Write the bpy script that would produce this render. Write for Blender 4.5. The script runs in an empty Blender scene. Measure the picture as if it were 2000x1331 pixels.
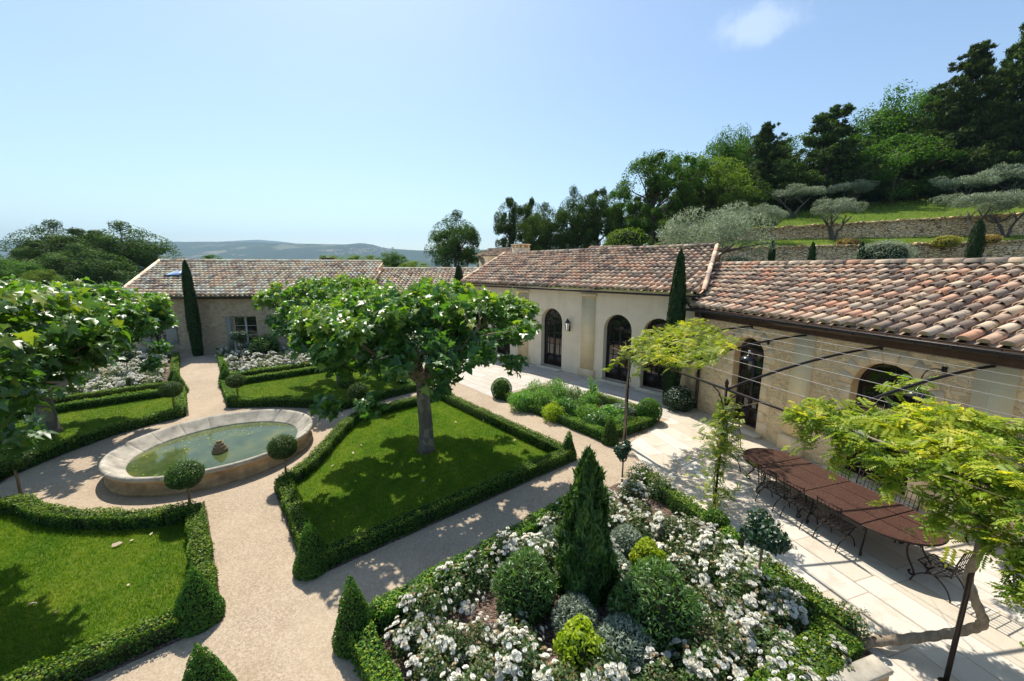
import bpy, math, random
import numpy as np
from mathutils import Vector, Matrix, Euler
from mathutils.geometry import tessellate_polygon

# ------------------------------------------------------------------ camera, sky, sun, exposure
SC = bpy.context.scene
COL = SC.collection
R = math.radians
CAM_H = 5.6
FPX, HORIZON = 778.0, 522.0                     # focal length and horizon row, in pixels of the 2000 px photograph
PITCH = math.atan((665.5 - HORIZON) / FPX)

cam = bpy.data.objects.new('camera', bpy.data.cameras.new('camera'))
COL.objects.link(cam)
cam.location = (0, 0, CAM_H)
cam.rotation_euler = (R(90) - PITCH, 0, 0)
cam.data.sensor_width = 36.0
cam.data.lens = FPX / 2000 * 36.0
cam.data.clip_start = 0.05
cam.data.clip_end = 60000
SC.camera = cam

SUN_AZ, SUN_EL = -22.0, 57.0                    # azimuth from +Y (clockwise), elevation
SUN_DIR = Vector((math.sin(R(SUN_AZ)) * math.cos(R(SUN_EL)), math.cos(R(SUN_AZ)) * math.cos(R(SUN_EL)), math.sin(R(SUN_EL))))

world = bpy.data.worlds.new('World')
SC.world = world
world.use_nodes = True
wn, wl = world.node_tree.nodes, world.node_tree.links
wn.clear()
w_out = wn.new('ShaderNodeOutputWorld')
w_bg = wn.new('ShaderNodeBackground')
w_bg.inputs['Strength'].default_value = 0.134
sky = wn.new('ShaderNodeTexSky')
sky.sky_type = 'NISHITA'
sky.sun_disc = False
sky.sun_elevation = R(SUN_EL)
sky.sun_rotation = R(SUN_AZ)
sky.air_density = 1.0
sky.dust_density = 1.0
sky.ozone_density = 1.8
sky.altitude = 200
# one thin wisp of cloud high on the right, as a patch of the sky dome
w_geo = wn.new('ShaderNodeTexCoord')
cdir = Vector(((1470 - 1000) / FPX, 1.0 * math.cos(PITCH) + (665.5 - 52) / FPX * math.sin(PITCH), -math.sin(PITCH) + (665.5 - 52) / FPX * math.cos(PITCH))).normalized()
w_map = wn.new('ShaderNodeMapping'); w_map.vector_type = 'POINT'
w_map.inputs['Location'].default_value = tuple(-c for c in cdir)
wl.new(w_geo.outputs['Generated'], w_map.inputs['Vector'])
w_sc = wn.new('ShaderNodeVectorMath'); w_sc.operation = 'MULTIPLY'; w_sc.inputs[1].default_value = (14, 14, 32.0)
wl.new(w_map.outputs[0], w_sc.inputs[0])
w_len = wn.new('ShaderNodeVectorMath'); w_len.operation = 'LENGTH'
wl.new(w_sc.outputs[0], w_len.inputs[0])
w_noise = wn.new('ShaderNodeTexNoise'); w_noise.inputs['Scale'].default_value = 14; w_noise.inputs['Detail'].default_value = 6; w_noise.inputs['Roughness'].default_value = 0.6
wl.new(w_geo.outputs['Generated'], w_noise.inputs['Vector'])
w_add = wn.new('ShaderNodeMath'); w_add.operation = 'MULTIPLY_ADD'; w_add.inputs[1].default_value = -2.4
wl.new(w_noise.outputs['Fac'], w_add.inputs[0]); wl.new(w_len.outputs['Value'], w_add.inputs[2])
w_mr = wn.new('ShaderNodeMapRange'); w_mr.inputs['From Min'].default_value = -0.9; w_mr.inputs['From Max'].default_value = 0.05
w_mr.inputs['To Min'].default_value = 0.2; w_mr.inputs['To Max'].default_value = 0.0
w_mr.interpolation_type = 'SMOOTHSTEP'
wl.new(w_add.outputs[0], w_mr.inputs['Value'])
w_mix = wn.new('ShaderNodeMix'); w_mix.data_type = 'RGBA'
w_mix.inputs['B'].default_value = (9.0, 9.3, 9.6, 1)
wl.new(w_mr.outputs['Result'], w_mix.inputs['Factor'])
w_tint = wn.new('ShaderNodeMix'); w_tint.data_type = 'RGBA'; w_tint.blend_type = 'MULTIPLY'; w_tint.inputs['Factor'].default_value = 1.0; w_tint.inputs['B'].default_value = (0.985, 1.015, 1.0, 1)
wl.new(sky.outputs[0], w_tint.inputs['A']); wl.new(w_tint.outputs['Result'], w_mix.inputs['A'])
wl.new(w_mix.outputs['Result'], w_bg.inputs['Color'])
wl.new(w_bg.outputs[0], w_out.inputs[0])

sun_data = bpy.data.lights.new('sun', 'SUN')
sun_data.energy = 4.9
sun_data.angle = R(0.53)
sun_data.color = (1.0, 0.94, 0.84)
sun = bpy.data.objects.new('sun', sun_data)
COL.objects.link(sun)
sun.rotation_euler = SUN_DIR.to_track_quat('Z', 'Y').to_euler()

SC.view_settings.view_transform = 'Standard'
SC.view_settings.look = 'None'
SC.view_settings.exposure = 0.5
SC.view_settings.gamma = 1.0
SC.view_settings.use_curve_mapping = False
SC.render.engine = 'CYCLES'
cy = SC.cycles
cy.use_denoising = True
cy.max_bounces = 7; cy.diffuse_bounces = 4; cy.glossy_bounces = 3; cy.transmission_bounces = 4; cy.transparent_max_bounces = 6
cy.volume_bounces = 0
cy.use_adaptive_sampling = True
cy.adaptive_threshold = 0.015

# ------------------------------------------------------------------ frames and picking
def ray(u, v):
    x = (u - 1000) / FPX; y = (665.5 - v) / FPX
    return np.array([x, math.cos(PITCH) + y * math.sin(PITCH), -math.sin(PITCH) + y * math.cos(PITCH)])
def ground_at(u, v, z=0.0):
    r = ray(u, v); t = (z - CAM_H) / r[2]
    return Vector((r[0] * t, r[1] * t, z))
def at_depth(u, v, Y):
    r = ray(u, v); t = Y / r[1]
    return Vector((r[0] * t, Y, CAM_H + r[2] * t))
GA = R(39.5)
GE1 = np.array([-math.sin(GA), math.cos(GA)]); GE2 = np.array([math.cos(GA), math.sin(GA)])
def gp(s, t, z=0.0):                             # garden axes: s along the long path, t across it
    p = GE1 * s + GE2 * t
    return Vector((p[0], p[1], z))
def gpoly(pts): return [tuple(gp(s, t))[:2] for s, t in pts]
class Frame:                                     # X along a facade, Y into the building, Z up
    def __init__(s, o, d):
        s.o = np.array(o, float); s.d = np.array(d, float) / np.linalg.norm(d); s.ang = math.atan2(s.d[1], s.d[0])
        s.y = np.array([-s.d[1], s.d[0]])
    def p(s, x, y, z=0.0):
        q = s.o + s.d * x + s.y * y
        return Vector((q[0], q[1], z))
    def loc(s): return (s.o[0], s.o[1], 0)
F1 = Frame((8.48, 11.77), (math.sin(R(17)), -math.cos(R(17))))
F2 = Frame((1.62, 22.31), (6.66 - 1.62, 17.13 - 22.31))
F3 = Frame((-25.62, 25.47), (1.0, 0.052))

# ------------------------------------------------------------------ object helpers
def tag(o, label=None, cat=None, group=None, kind=None):
    if label: o['label'] = label
    if cat: o['category'] = cat
    if group: o['group'] = group
    if kind: o['kind'] = kind
    return o
def empty(name, loc=(0, 0, 0), rz=0.0):
    o = bpy.data.objects.new(name, None); COL.objects.link(o)
    o.location = loc; o.rotation_euler = (0, 0, rz); o.empty_display_size = 0.2
    return o
CHILD = {}
def note_child(c, p): CHILD.setdefault(p.name, []).append(c)
def dup(root, loc=None, rz=None, scale=None, parent=None):
    c = root.copy(); COL.objects.link(c)
    for k in list(CHILD.get(root.name, [])):
        dup(k, parent=c)
    if parent is not None:
        c.parent = parent; note_child(c, parent)
    if loc is not None: c.location = loc
    if rz is not None: c.rotation_euler = (0, 0, rz)
    if scale is not None: c.scale = scale if isinstance(scale, (tuple, list)) else (scale,) * 3
    return c
class MB:
    """collects polygons (numpy) and links them as one mesh object"""
    def __init__(s): s.v = []; s.f = []; s.n = 0
    def add(s, V, F, m=0, r=None):
        V = np.asarray(V, float).reshape(-1, 3)
        if isinstance(F, np.ndarray): groups = [F]
        else:
            by = {}
            for f in F: by.setdefault(len(f), []).append(f)
            groups = [np.array(x) for x in by.values()]
        for g in groups:
            if r is None: rr = np.full(len(g), random.random())
            elif np.isscalar(r): rr = np.full(len(g), r)
            else: rr = np.asarray(r)
            s.f.append((g + s.n, m, rr))
        s.v.append(V); s.n += len(V)
    def mesh(s, name, mats, smooth=False):
        me = bpy.data.meshes.new(name)
        V = np.concatenate(s.v) if s.v else np.zeros((0, 3))
        me.vertices.add(len(V)); me.vertices.foreach_set('co', V.astype(np.float32).ravel())
        loops = np.concatenate([g.ravel() for g, m, r in s.f])
        tot = np.concatenate([np.full(len(g), g.shape[1]) for g, m, r in s.f])
        st = np.concatenate([[0], np.cumsum(tot)[:-1]])
        mi = np.concatenate([np.full(len(g), m) for g, m, r in s.f])
        rn = np.concatenate([r for g, m, r in s.f])
        me.loops.add(len(loops)); me.loops.foreach_set('vertex_index', loops.astype(np.int32))
        me.polygons.add(len(tot)); me.polygons.foreach_set('loop_start', st.astype(np.int32)); me.polygons.foreach_set('loop_total', tot.astype(np.int32))
        me.polygons.foreach_set('material_index', mi.astype(np.int32))
        if smooth: me.polygons.foreach_set('use_smooth', np.ones(len(tot), bool))
        for m in mats: me.materials.append(m)
        a = me.attributes.new('rnd', 'FLOAT', 'FACE'); a.data.foreach_set('value', rn.astype(np.float32))
        me.update(calc_edges=True)
        me.validate()
        return me
    def build(s, name, mats, parent=None, smooth=False, loc=None):
        if not isinstance(mats, (list, tuple)): mats = [mats]
        o = bpy.data.objects.new(name, s.mesh(name, mats, smooth)); COL.objects.link(o)
        if parent is not None: o.parent = parent; note_child(o, parent)
        if loc is not None: o.location = loc
        return o
    # ---- shapes
    def box(s, c, size, rz=0.0, m=0, r=None, M=None, bevel=0.0):
        x, y, z = [q / 2 for q in size]
        if bevel > 0:
            b = min(bevel, x * .9, y * .9, z * .9); V = []
            for sx in (-1, 1):
                for sy in (-1, 1):
                    for sz in (-1, 1):
                        V += [(sx * (x - b), sy * y, sz * (z - b)) , (sx * x, sy * (y - b), sz * (z - b)), (sx * (x - b), sy * (y - b), sz * z)]
            V = np.array(V)
            from mathutils import geometry
            import bmesh
            bm = bmesh.new()
            for v in V: bm.verts.new(v)
            bmesh.ops.convex_hull(bm, input=bm.verts[:])
            bm.verts.index_update()
            Vn = np.array([v.co[:] for v in bm.verts]); F = [[v.index for v in f.verts] for f in bm.faces]; bm.free(); V = Vn
        else:
            V = np.array([(-x, -y, -z), (x, -y, -z), (x, y, -z), (-x, y, -z), (-x, -y, z), (x, -y, z), (x, y, z), (-x, y, z)])
            F = [(0, 3, 2, 1), (4, 5, 6, 7), (0, 1, 5, 4), (1, 2, 6, 5), (2, 3, 7, 6), (3, 0, 4, 7)]
        if M is not None: V = np.array([(M @ Vector(v))[:] for v in V])
        elif rz:
            c_, s_ = math.cos(rz), math.sin(rz)
            V = np.stack([V[:, 0] * c_ - V[:, 1] * s_, V[:, 0] * s_ + V[:, 1] * c_, V[:, 2]], 1)
        s.add(V + np.array(c), F, m, random.random() if r is None else r)
    def span(s, a, b, m=0, r=None):              # box between two corners
        a = np.array(a, float); b = np.array(b, float)
        s.box((a + b) / 2, np.abs(b - a), m=m, r=r)
    def tube(s, path, rad, n=8, m=0, r=None, caps=True):
        P = np.array([tuple(p) for p in path], float); k = len(P)
        rad = np.full(k, rad) if np.isscalar(rad) else np.asarray(rad, float)
        T = np.gradient(P, axis=0); T /= np.maximum(np.linalg.norm(T, axis=1, keepdims=True), 1e-9)
        up = np.array([0, 0, 1.0]) if abs(T[0][2]) < .9 else np.array([1.0, 0, 0])
        A = np.cross(T[0], up); A /= np.linalg.norm(A); V = []
        for i in range(k):
            A = A - T[i] * A.dot(T[i]); A /= max(np.linalg.norm(A), 1e-9); B = np.cross(T[i], A)
            an = np.arange(n) * 2 * math.pi / n
            V.append(P[i] + rad[i] * (np.cos(an)[:, None] * A + np.sin(an)[:, None] * B))
        V = np.concatenate(V); F = []
        for i in range(k - 1):
            for j in range(n):
                F.append((i * n + j, i * n + (j + 1) % n, (i + 1) * n + (j + 1) % n, (i + 1) * n + j))
        if caps: F.append(tuple(range(n - 1, -1, -1))); F.append(tuple((k - 1) * n + j for j in range(n)))
        s.add(V, F, m, random.random() if r is None else r)
    def lathe(s, prof, n=32, c=(0, 0, 0), m=0, sx=1.0, sy=1.0, r=None, closed=False):
        an = np.arange(n) * 2 * math.pi / n; V = []
        for (q, z) in prof: V.append(np.stack([np.cos(an) * q * sx, np.sin(an) * q * sy, np.full(n, z)], 1))
        V = np.concatenate(V) + np.array(c); F = []; k = len(prof)
        for i in range(k - 1):
            for j in range(n): F.append((i * n + j, i * n + (j + 1) % n, (i + 1) * n + (j + 1) % n, (i + 1) * n + j))
        s.add(V, F, m, random.random() if r is None else r)
    def poly(s, pts, z=0.0, m=0, r=None):        # flat polygon (may be concave)
        P3 = [Vector((p[0], p[1], z)) for p in pts]
        tri = tessellate_polygon([P3])
        F = []
        for a, b, c in tri:
            A, B, C_ = P3[a], P3[b], P3[c]
            F.append((a, b, c) if (B - A).cross(C_ - A).z > 0 else (a, c, b))
        s.add([p[:] for p in P3], F, m, r)
    def prism(s, pts, z0, z1, m=0, r=None):
        s.poly(pts, z1, m, r); n = len(pts)
        V = [(p[0], p[1], z0) for p in pts] + [(p[0], p[1], z1) for p in pts]
        ar = sum(pts[i][0] * pts[(i + 1) % n][1] - pts[(i + 1) % n][0] * pts[i][1] for i in range(n))
        F = [(i, (i + 1) % n, n + (i + 1) % n, n + i) if ar > 0 else (i, n + i, n + (i + 1) % n, (i + 1) % n) for i in range(n)]
        s.add(V, F, m, r)

def bez(p0, p1, p2, p3, n=10):
    t = np.linspace(0, 1, n)[:, None]
    p0, p1, p2, p3 = [np.array(p, float) for p in (p0, p1, p2, p3)]
    return (1 - t) ** 3 * p0 + 3 * (1 - t) ** 2 * t * p1 + 3 * (1 - t) * t ** 2 * p2 + t ** 3 * p3
def spline(pts, n=8):
    P = [np.array(p, float) for p in pts]; out = []
    Q = [P[0]] + P + [P[-1]]
    for i in range(1, len(Q) - 2):
        for t in np.linspace(0, 1, n, endpoint=False):
            a, b, c, d = Q[i - 1], Q[i], Q[i + 1], Q[i + 2]
            out.append(.5 * ((2 * b) + (c - a) * t + (2 * a - 5 * b + 4 * c - d) * t * t + (3 * b - a - 3 * c + d) * t ** 3))
    out.append(P[-1]); return np.array(out)

# ------------------------------------------------------------------ leaves
def unit(a): return a / np.maximum(np.linalg.norm(a, axis=1, keepdims=True), 1e-9)
def tmpl(V, F): return np.array(V, float), np.array(F)
T_DIAMOND = tmpl([(0, -.5, 0), (.3, .0, .07), (0, .5, 0), (-.3, .0, .07)], [(0, 1, 2, 3)])
T_SLIM = tmpl([(0, -.5, 0), (.13, 0, .05), (0, .5, -.05), (-.13, 0, .05)], [(0, 1, 2, 3)])
T_BLADE = tmpl([(-.09, 0, 0), (.09, 0, 0), (0, 1.0, .12)], [(0, 1, 2)])
def _lobed():
    o = [(0, -.42), (.14, -.34), (.44, -.44), (.30, -.14), (.58, .08), (.22, .10), (.20, .26), (0, .62), (-.20, .26), (-.22, .10), (-.58, .08), (-.30, -.14), (-.44, -.44), (-.14, -.34)]
    V = [(0, -.08, 0)] + [(x, y, -.42 * (x * x + y * y) + .16 * abs(x) + .05 * math.sin(7 * x + 5 * y)) for x, y in o]
    n = len(o)
    return tmpl(V, [(0, 1 + i, 1 + (i + 1) % n) for i in range(n)])
T_LOBED = _lobed()
def _pinnate(k=6):
    V = []; F = []
    for i in range(k):
        y = i / k; zz = -.25 * y * y
        for sx in (-1, 1):
            b = len(V)
            V += [(sx * .01, y - .02, zz), (sx * .17, y - .04, zz + .03), (sx * .36, y + .13, zz - .06), (sx * .17, y + .17, zz + .01)]
            F.append((b, b + 1, b + 2, b + 3) if sx > 0 else (b, b + 3, b + 2, b + 1))
    b = len(V)
    V += [(0, .95, -.24), (.08, 1.1, -.28), (0, 1.28, -.36), (-.08, 1.1, -.28)]; F.append((b, b + 1, b + 2, b + 3))
    return tmpl(V, F)
T_PINNATE = _pinnate()
def _tuft(k=6):
    V = []; F = []
    rr = random.Random(4)
    for i in range(k):
        a = i * 2 * math.pi / k; e = .5 + .4 * rr.random()
        dx, dy, dz = math.cos(a) * math.cos(e), math.sin(a) * math.cos(e), math.sin(e)
        px, py = -math.sin(a) * .05, math.cos(a) * .05
        b = len(V); V += [(px, py, 0), (-px, -py, 0), (dx, dy, dz)]; F.append((b, b + 1, b + 2))
    return tmpl(V, F)
T_TUFT = _tuft()
def _rose():
    V = []; F = []
    for ring, (n, rad, tilt, z) in enumerate([(6, .52, .3, 0), (6, .42, .75, .05), (4, .30, 1.15, .07)]):
        for i in range(n):
            a = 2 * math.pi * (i + ring * .4) / n; w = .30 + .1 * (2 - ring) / 2
            d = np.array([math.cos(a), math.sin(a), 0]); p = np.array([-math.sin(a), math.cos(a), 0]); up = np.array([0, 0, 1.])
            e = d * math.cos(tilt) + up * math.sin(tilt)
            b = len(V); c0 = up * z + d * .03
            V += [tuple(c0 - p * .07), tuple(c0 + p * .07), tuple(c0 + e * rad * .8 + p * w * .55), tuple(c0 + e * rad), tuple(c0 + e * rad * .8 - p * w * .55)]
            F.append((b, b + 1, b + 2, b + 3, b + 4))
    b = len(V); V += [(.30 * math.cos(a), .30 * math.sin(a), .05) for a in np.arange(5) * 1.2566]; F.append((b, b + 1, b + 2, b + 3, b + 4))
    return tmpl(V, F)
T_ROSE = _rose()

def scatter(mb, P, N, size, T, rs, m=0, r=None, along=None):
    """template T at each point P with its Z axis along N; `along` fixes the direction of the template's Y axis"""
    P = np.asarray(P, float); n = len(P)
    if n == 0: return
    N = unit(np.asarray(N, float)); TV, TF = T
    A = rs.normal(size=(n, 3)) if along is None else np.asarray(along, float)
    Y = unit(A - N * np.sum(A * N, 1, keepdims=True)); X = np.cross(Y, N)
    S = (np.full(n, size) if np.isscalar(size) else np.asarray(size))[:, None, None]
    V = P[:, None, :] + S * (TV[None, :, 0:1] * X[:, None, :] + TV[None, :, 1:2] * Y[:, None, :] + TV[None, :, 2:3] * N[:, None, :])
    k = len(TV)
    F = (TF[None] + (np.arange(n) * k)[:, None, None]).reshape(-1, TF.shape[1])
    rr = rs.random(n) if r is None else np.asarray(r)
    mb.add(V.reshape(-1, 3), F, m, np.repeat(np.clip(rr, 0, 1), len(TF)))
def sphere_dirs(n, rs): return unit(rs.normal(size=(n, 3)))
def in_poly(P, poly):
    x, y = P[:, 0], P[:, 1]; c = np.zeros(len(P), bool); n = len(poly); j = n - 1
    for i in range(n):
        xi, yi = poly[i][:2]; xj, yj = poly[j][:2]
        if yi != yj:
            c ^= ((yi > y) != (yj > y)) & (x < (xj - xi) * (y - yi) / (yj - yi) + xi)
        j = i
    return c
def sample_poly(poly, n, rs):
    P = np.array([p[:2] for p in poly]); lo, hi = P.min(0), P.max(0)
    ar = 0.5 * abs(sum(P[i][0] * P[i - 1][1] - P[i - 1][0] * P[i][1] for i in range(len(P)))); k = int(n * np.prod(hi - lo) / max(ar, 1e-6) * 1.02) + 4
    Q = rs.random((k, 2)) * (hi - lo) + lo
    return Q[in_poly(Q, poly)]

# ------------------------------------------------------------------ materials
def newmat(name):
    m = bpy.data.materials.new(name); m.use_nodes = True
    nt = m.node_tree; nt.nodes.clear()
    out = nt.nodes.new('ShaderNodeOutputMaterial')
    b = nt.nodes.new('ShaderNodeBsdfPrincipled'); nt.links.new(b.outputs[0], out.inputs[0])
    return m, nt, b, out
def nd(nt, t, **kw):
    n = nt.nodes.new(t)
    for k, v in kw.items(): setattr(n, k, v)
    return n
def ramp(nt, stops, interp='LINEAR'):
    r = nt.nodes.new('ShaderNodeValToRGB'); r.color_ramp.interpolation = interp
    e = r.color_ramp.elements
    while len(e) < len(stops): e.new(0.5)
    for i, (p, c) in enumerate(stops): e[i].position = p; e[i].color = (c[0], c[1], c[2], 1)
    return r
def noise(nt, scale, detail=4, rough=.55, vec=None, dist=0.0):
    n = nt.nodes.new('ShaderNodeTexNoise'); n.inputs['Scale'].default_value = scale; n.inputs['Detail'].default_value = detail
    n.inputs['Roughness'].default_value = rough; n.inputs['Distortion'].default_value = dist
    if vec is not None: nt.links.new(vec, n.inputs['Vector'])
    return n
def objco(nt, scale=(1, 1, 1), world_=False):
    tc = nt.nodes.new('ShaderNodeTexCoord'); mp = nt.nodes.new('ShaderNodeMapping'); mp.inputs['Scale'].default_value = scale
    if world_:
        g = nt.nodes.new('ShaderNodeNewGeometry'); nt.links.new(g.outputs['Position'], mp.inputs['Vector'])
    else: nt.links.new(tc.outputs['Object'], mp.inputs['Vector'])
    return mp.outputs[0]
def mixc(nt, fac, a, b, mode='MIX'):
    m = nt.nodes.new('ShaderNodeMix'); m.data_type = 'RGBA'; m.blend_type = mode
    for sock, val in (('Factor', fac), ('A', a), ('B', b)):
        if isinstance(val, (int, float)): m.inputs[sock].default_value = val
        elif isinstance(val, (tuple, list)): m.inputs[sock].default_value = (val[0], val[1], val[2], 1)
        else: nt.links.new(val, m.inputs[sock])
    return m.outputs['Result']
def maprange(nt, val, a, b, c=0.0, d=1.0):
    m = nt.nodes.new('ShaderNodeMapRange'); nt.links.new(val, m.inputs['Value'])
    for k, x in zip(('From Min', 'From Max', 'To Min', 'To Max'), (a, b, c, d)): m.inputs[k].default_value = x
    return m.outputs['Result']
def bump(nt, b, height, strength=.4, dist=.02, normal=None):
    n = nt.nodes.new('ShaderNodeBump'); n.inputs['Strength'].default_value = strength; n.inputs['Distance'].default_value = dist
    nt.links.new(height, n.inputs['Height'])
    if normal is not None: nt.links.new(normal, n.inputs['Normal'])
    nt.links.new(n.outputs[0], b.inputs['Normal']); return n.outputs[0]
def leafmat(name, cols, rough=.45, trans=.3, tcol=None, spec=.5, gain=1.35):
    cols = [tuple(min(.85, x * gain) for x in c) for c in cols]
    m, nt, b, out = newmat(name)
    at = nd(nt, 'ShaderNodeAttribute', attribute_name='rnd')
    k = len(cols)
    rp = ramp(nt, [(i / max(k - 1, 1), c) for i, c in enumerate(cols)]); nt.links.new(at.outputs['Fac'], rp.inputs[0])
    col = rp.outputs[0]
    oi = nd(nt, 'ShaderNodeObjectInfo')
    hsv = nd(nt, 'ShaderNodeHueSaturation'); nt.links.new(col, hsv.inputs['Color'])
    nt.links.new(maprange(nt, oi.outputs['Random'], 0, 1, .86, 1.16), hsv.inputs['Value'])
    nt.links.new(maprange(nt, oi.outputs['Random'], 0, 1, .492, .508), hsv.inputs['Hue'])
    col = hsv.outputs[0]
    nt.links.new(col, b.inputs['Base Color']); b.inputs['Roughness'].default_value = rough
    b.inputs['Specular IOR Level'].default_value = spec
    tr = nd(nt, 'ShaderNodeBsdfTranslucent')
    t2 = mixc(nt, 1.0, col, tcol or (1.7, 1.9, .55), 'MULTIPLY')
    nt.links.new(t2, tr.inputs['Color'])
    mx = nd(nt, 'ShaderNodeMixShader'); mx.inputs[0].default_value = trans
    nt.links.new(b.outputs[0], mx.inputs[1]); nt.links.new(tr.outputs[0], mx.inputs[2]); nt.links.new(mx.outputs[0], out.inputs[0])
    return m
def plain(name, col, rough=.6, metal=0.0, spec=.5, nscale=8, var=.25, bmp=0.0, bscale=40):
    m, nt, b, out = newmat(name); v = objco(nt)
    n = noise(nt, nscale, 6, .6, v)
    c = mixc(nt, n.outputs['Fac'], [x * (1 - var) for x in col], [min(x * (1 + var), 1) for x in col])
    nt.links.new(c, b.inputs['Base Color']); b.inputs['Roughness'].default_value = rough; b.inputs['Metallic'].default_value = metal
    b.inputs['Specular IOR Level'].default_value = spec
    if bmp: bump(nt, b, noise(nt, bscale, 5, .6, v).outputs['Fac'], bmp, .01)
    return m
M = {}
# --- foliage
M['plane'] = leafmat('plane_leaf', [(.030, .072, .020), (.05, .112, .020), (.085, .15, .020), (.19, .22, .025)], rough=.38, trans=.36, spec=.6, gain=1.42)
M['box'] = leafmat('boxwood_leaf', [(.018, .05, .010), (.03, .08, .012), (.055, .125, .016), (.17, .21, .018)], rough=.5, trans=.3, spec=.22, gain=1.65)
M['yew'] = leafmat('yew_leaf', [(.024, .05, .012), (.042, .085, .016), (.085, .14, .03)], rough=.5, trans=.22, spec=.35, gain=1.4)
M['cypress'] = leafmat('cypress_leaf', [(.010, .030, .007), (.017, .045, .009), (.030, .065, .012)], rough=.6, trans=.12, spec=.25)
M['juniper'] = leafmat('juniper_leaf', [(.025, .066, .014), (.045, .11, .02), (.09, .165, .03)], rough=.55, trans=.2, spec=.3)
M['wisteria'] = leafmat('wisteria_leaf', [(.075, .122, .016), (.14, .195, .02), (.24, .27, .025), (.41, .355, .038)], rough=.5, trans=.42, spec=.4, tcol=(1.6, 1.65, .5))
M['rose_leaf'] = leafmat('rose_leaf', [(.02, .05, .014), (.035, .075, .02), (.06, .105, .025), (.17, .14, .06)], rough=.42, trans=.2, spec=.45)
M['standard_rose'] = leafmat('standard_rose_leaf', [(.012, .034, .016), (.022, .055, .024), (.04, .08, .03)], rough=.42, trans=.15, spec=.5)
M['petal'] = leafmat('white_petal', gain=1.0, cols=[(.80, .79, .72), (.86, .85, .80), (.82, .78, .66)], rough=.6, trans=.3, tcol=(1.0, .98, .9), spec=.2)
M['wilted'] = leafmat('wilted_petal', gain=1.0, cols=[(.52, .38, .2), (.62, .5, .33)], rough=.8, trans=.2, tcol=(1, .9, .6), spec=.1)
M['shrub'] = leafmat('shrub_leaf', gain=1.6, cols=[(.035, .085, .02), (.06, .13, .03), (.11, .19, .045)], rough=.42, trans=.25, spec=.5)
M['grey'] = leafmat('santolina_leaf', [(.125, .16, .115), (.18, .215, .16), (.235, .27, .20)], rough=.75, trans=.15, tcol=(1.2, 1.3, .9), spec=.2)
M['euph'] = leafmat('spurge_leaf', [(.13, .2, .015), (.24, .3, .02), (.36, .38, .03)], rough=.5, trans=.35, spec=.3)
M['herb'] = leafmat('herb_leaf', gain=1.7, cols=[(.05, .11, .025), (.09, .17, .04), (.15, .23, .07)], rough=.5, trans=.35, spec=.35)
M['olive'] = leafmat('olive_leaf', [(.075, .1, .065), (.13, .16, .11), (.2, .225, .165), (.27, .265, .19)], rough=.55, trans=.2, tcol=(1.3, 1.4, .8), spec=.35, gain=1.75)
M['oak'] = leafmat('oak_leaf', [(.022, .046, .010), (.04, .075, .014), (.095, .14, .02)], rough=.65, trans=.22, spec=.12)
M['broad'] = leafmat('broadleaf_leaf', [(.03, .075, .012), (.055, .12, .016), (.09, .165, .02)], rough=.6, trans=.32, spec=.15)
M['lime'] = leafmat('pale_leaf', [(.06, .1, .015), (.1, .155, .02), (.17, .2, .025)], rough=.6, trans=.35, spec=.15)
M['pine'] = leafmat('pine_needle', [(.028, .05, .014), (.046, .076, .018), (.08, .112, .026)], rough=.7, trans=.2, spec=.15)
M['grass'] = leafmat('grass_blade', [(.05, .11, .006), (.085, .16, .008), (.14, .2, .012), (.22, .23, .035)], rough=.6, trans=.26, spec=.15, gain=1.42)
M['drygrass'] = leafmat('meadow_blade', [(.09, .16, .02), (.15, .21, .03), (.22, .24, .06)], rough=.6, trans=.3, spec=.2)
M['yellow'] = leafmat('yellow_shrub', [(.17, .15, .03), (.27, .24, .05), (.36, .31, .08)], rough=.6, trans=.3, spec=.2)
M['orange'] = leafmat('orange_shrub', [(.2, .14, .05), (.3, .19, .08), (.34, .25, .11)], rough=.6, trans=.3, spec=.2)
M['dead'] = leafmat('dead_leaf', gain=1.0, cols=[(.5, .38, .25), (.62, .52, .38), (.35, .2, .1)], rough=.7, trans=.15, tcol=(1, .9, .7), spec=.2)
M['red'] = leafmat('red_shoot', gain=1.0, cols=[(.2, .05, .03), (.3, .08, .04)], rough=.5, trans=.2, spec=.3)
M['core'] = plain('dark_core', (.020, .028, .010), .9, nscale=12, var=.5, spec=.1)  # solid dark filler inside hedges and bushes, showing between the leaves
# --- bark, wood, metal
def bark(name, c1, c2, scale=6, patch=None):
    m, nt, b, out = newmat(name); v = objco(nt, (1, 1, .35))
    n = noise(nt, scale, 8, .65, v); rp = ramp(nt, [(.3, c1), (.7, c2)]); nt.links.new(n.outputs['Fac'], rp.inputs[0]); col = rp.outputs[0]
    if patch:
        v2 = objco(nt, (1, 1, .6)); vo = nd(nt, 'ShaderNodeTexVoronoi'); vo.inputs['Scale'].default_value = 7; nt.links.new(v2, vo.inputs['Vector'])
        sp = nd(nt, 'ShaderNodeSeparateColor'); nt.links.new(vo.outputs['Color'], sp.inputs[0])
        rp2 = ramp(nt, [(.0, (0, 0, 0)), (.62, (0, 0, 0)), (.66, (1, 1, 1))]); nt.links.new(sp.outputs[0], rp2.inputs[0])
        col = mixc(nt, rp2.outputs[0], col, patch)
    nt.links.new(col, b.inputs['Base Color']); b.inputs['Roughness'].default_value = .85
    bump(nt, b, n.outputs['Fac'], .6, .03); return m
M['plane_bark'] = bark('plane_bark', (.11, .09, .065), (.2, .165, .12), 9, (.26, .22, .15))
M['bark'] = bark('tree_bark', (.05, .038, .027), (.12, .09, .065), 10)
M['olive_bark'] = bark('olive_bark', (.045, .037, .03), (.13, .11, .09), 12)
M['vine_bark'] = bark('vine_bark', (.16, .115, .075), (.33, .26, .18), 14)
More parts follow.
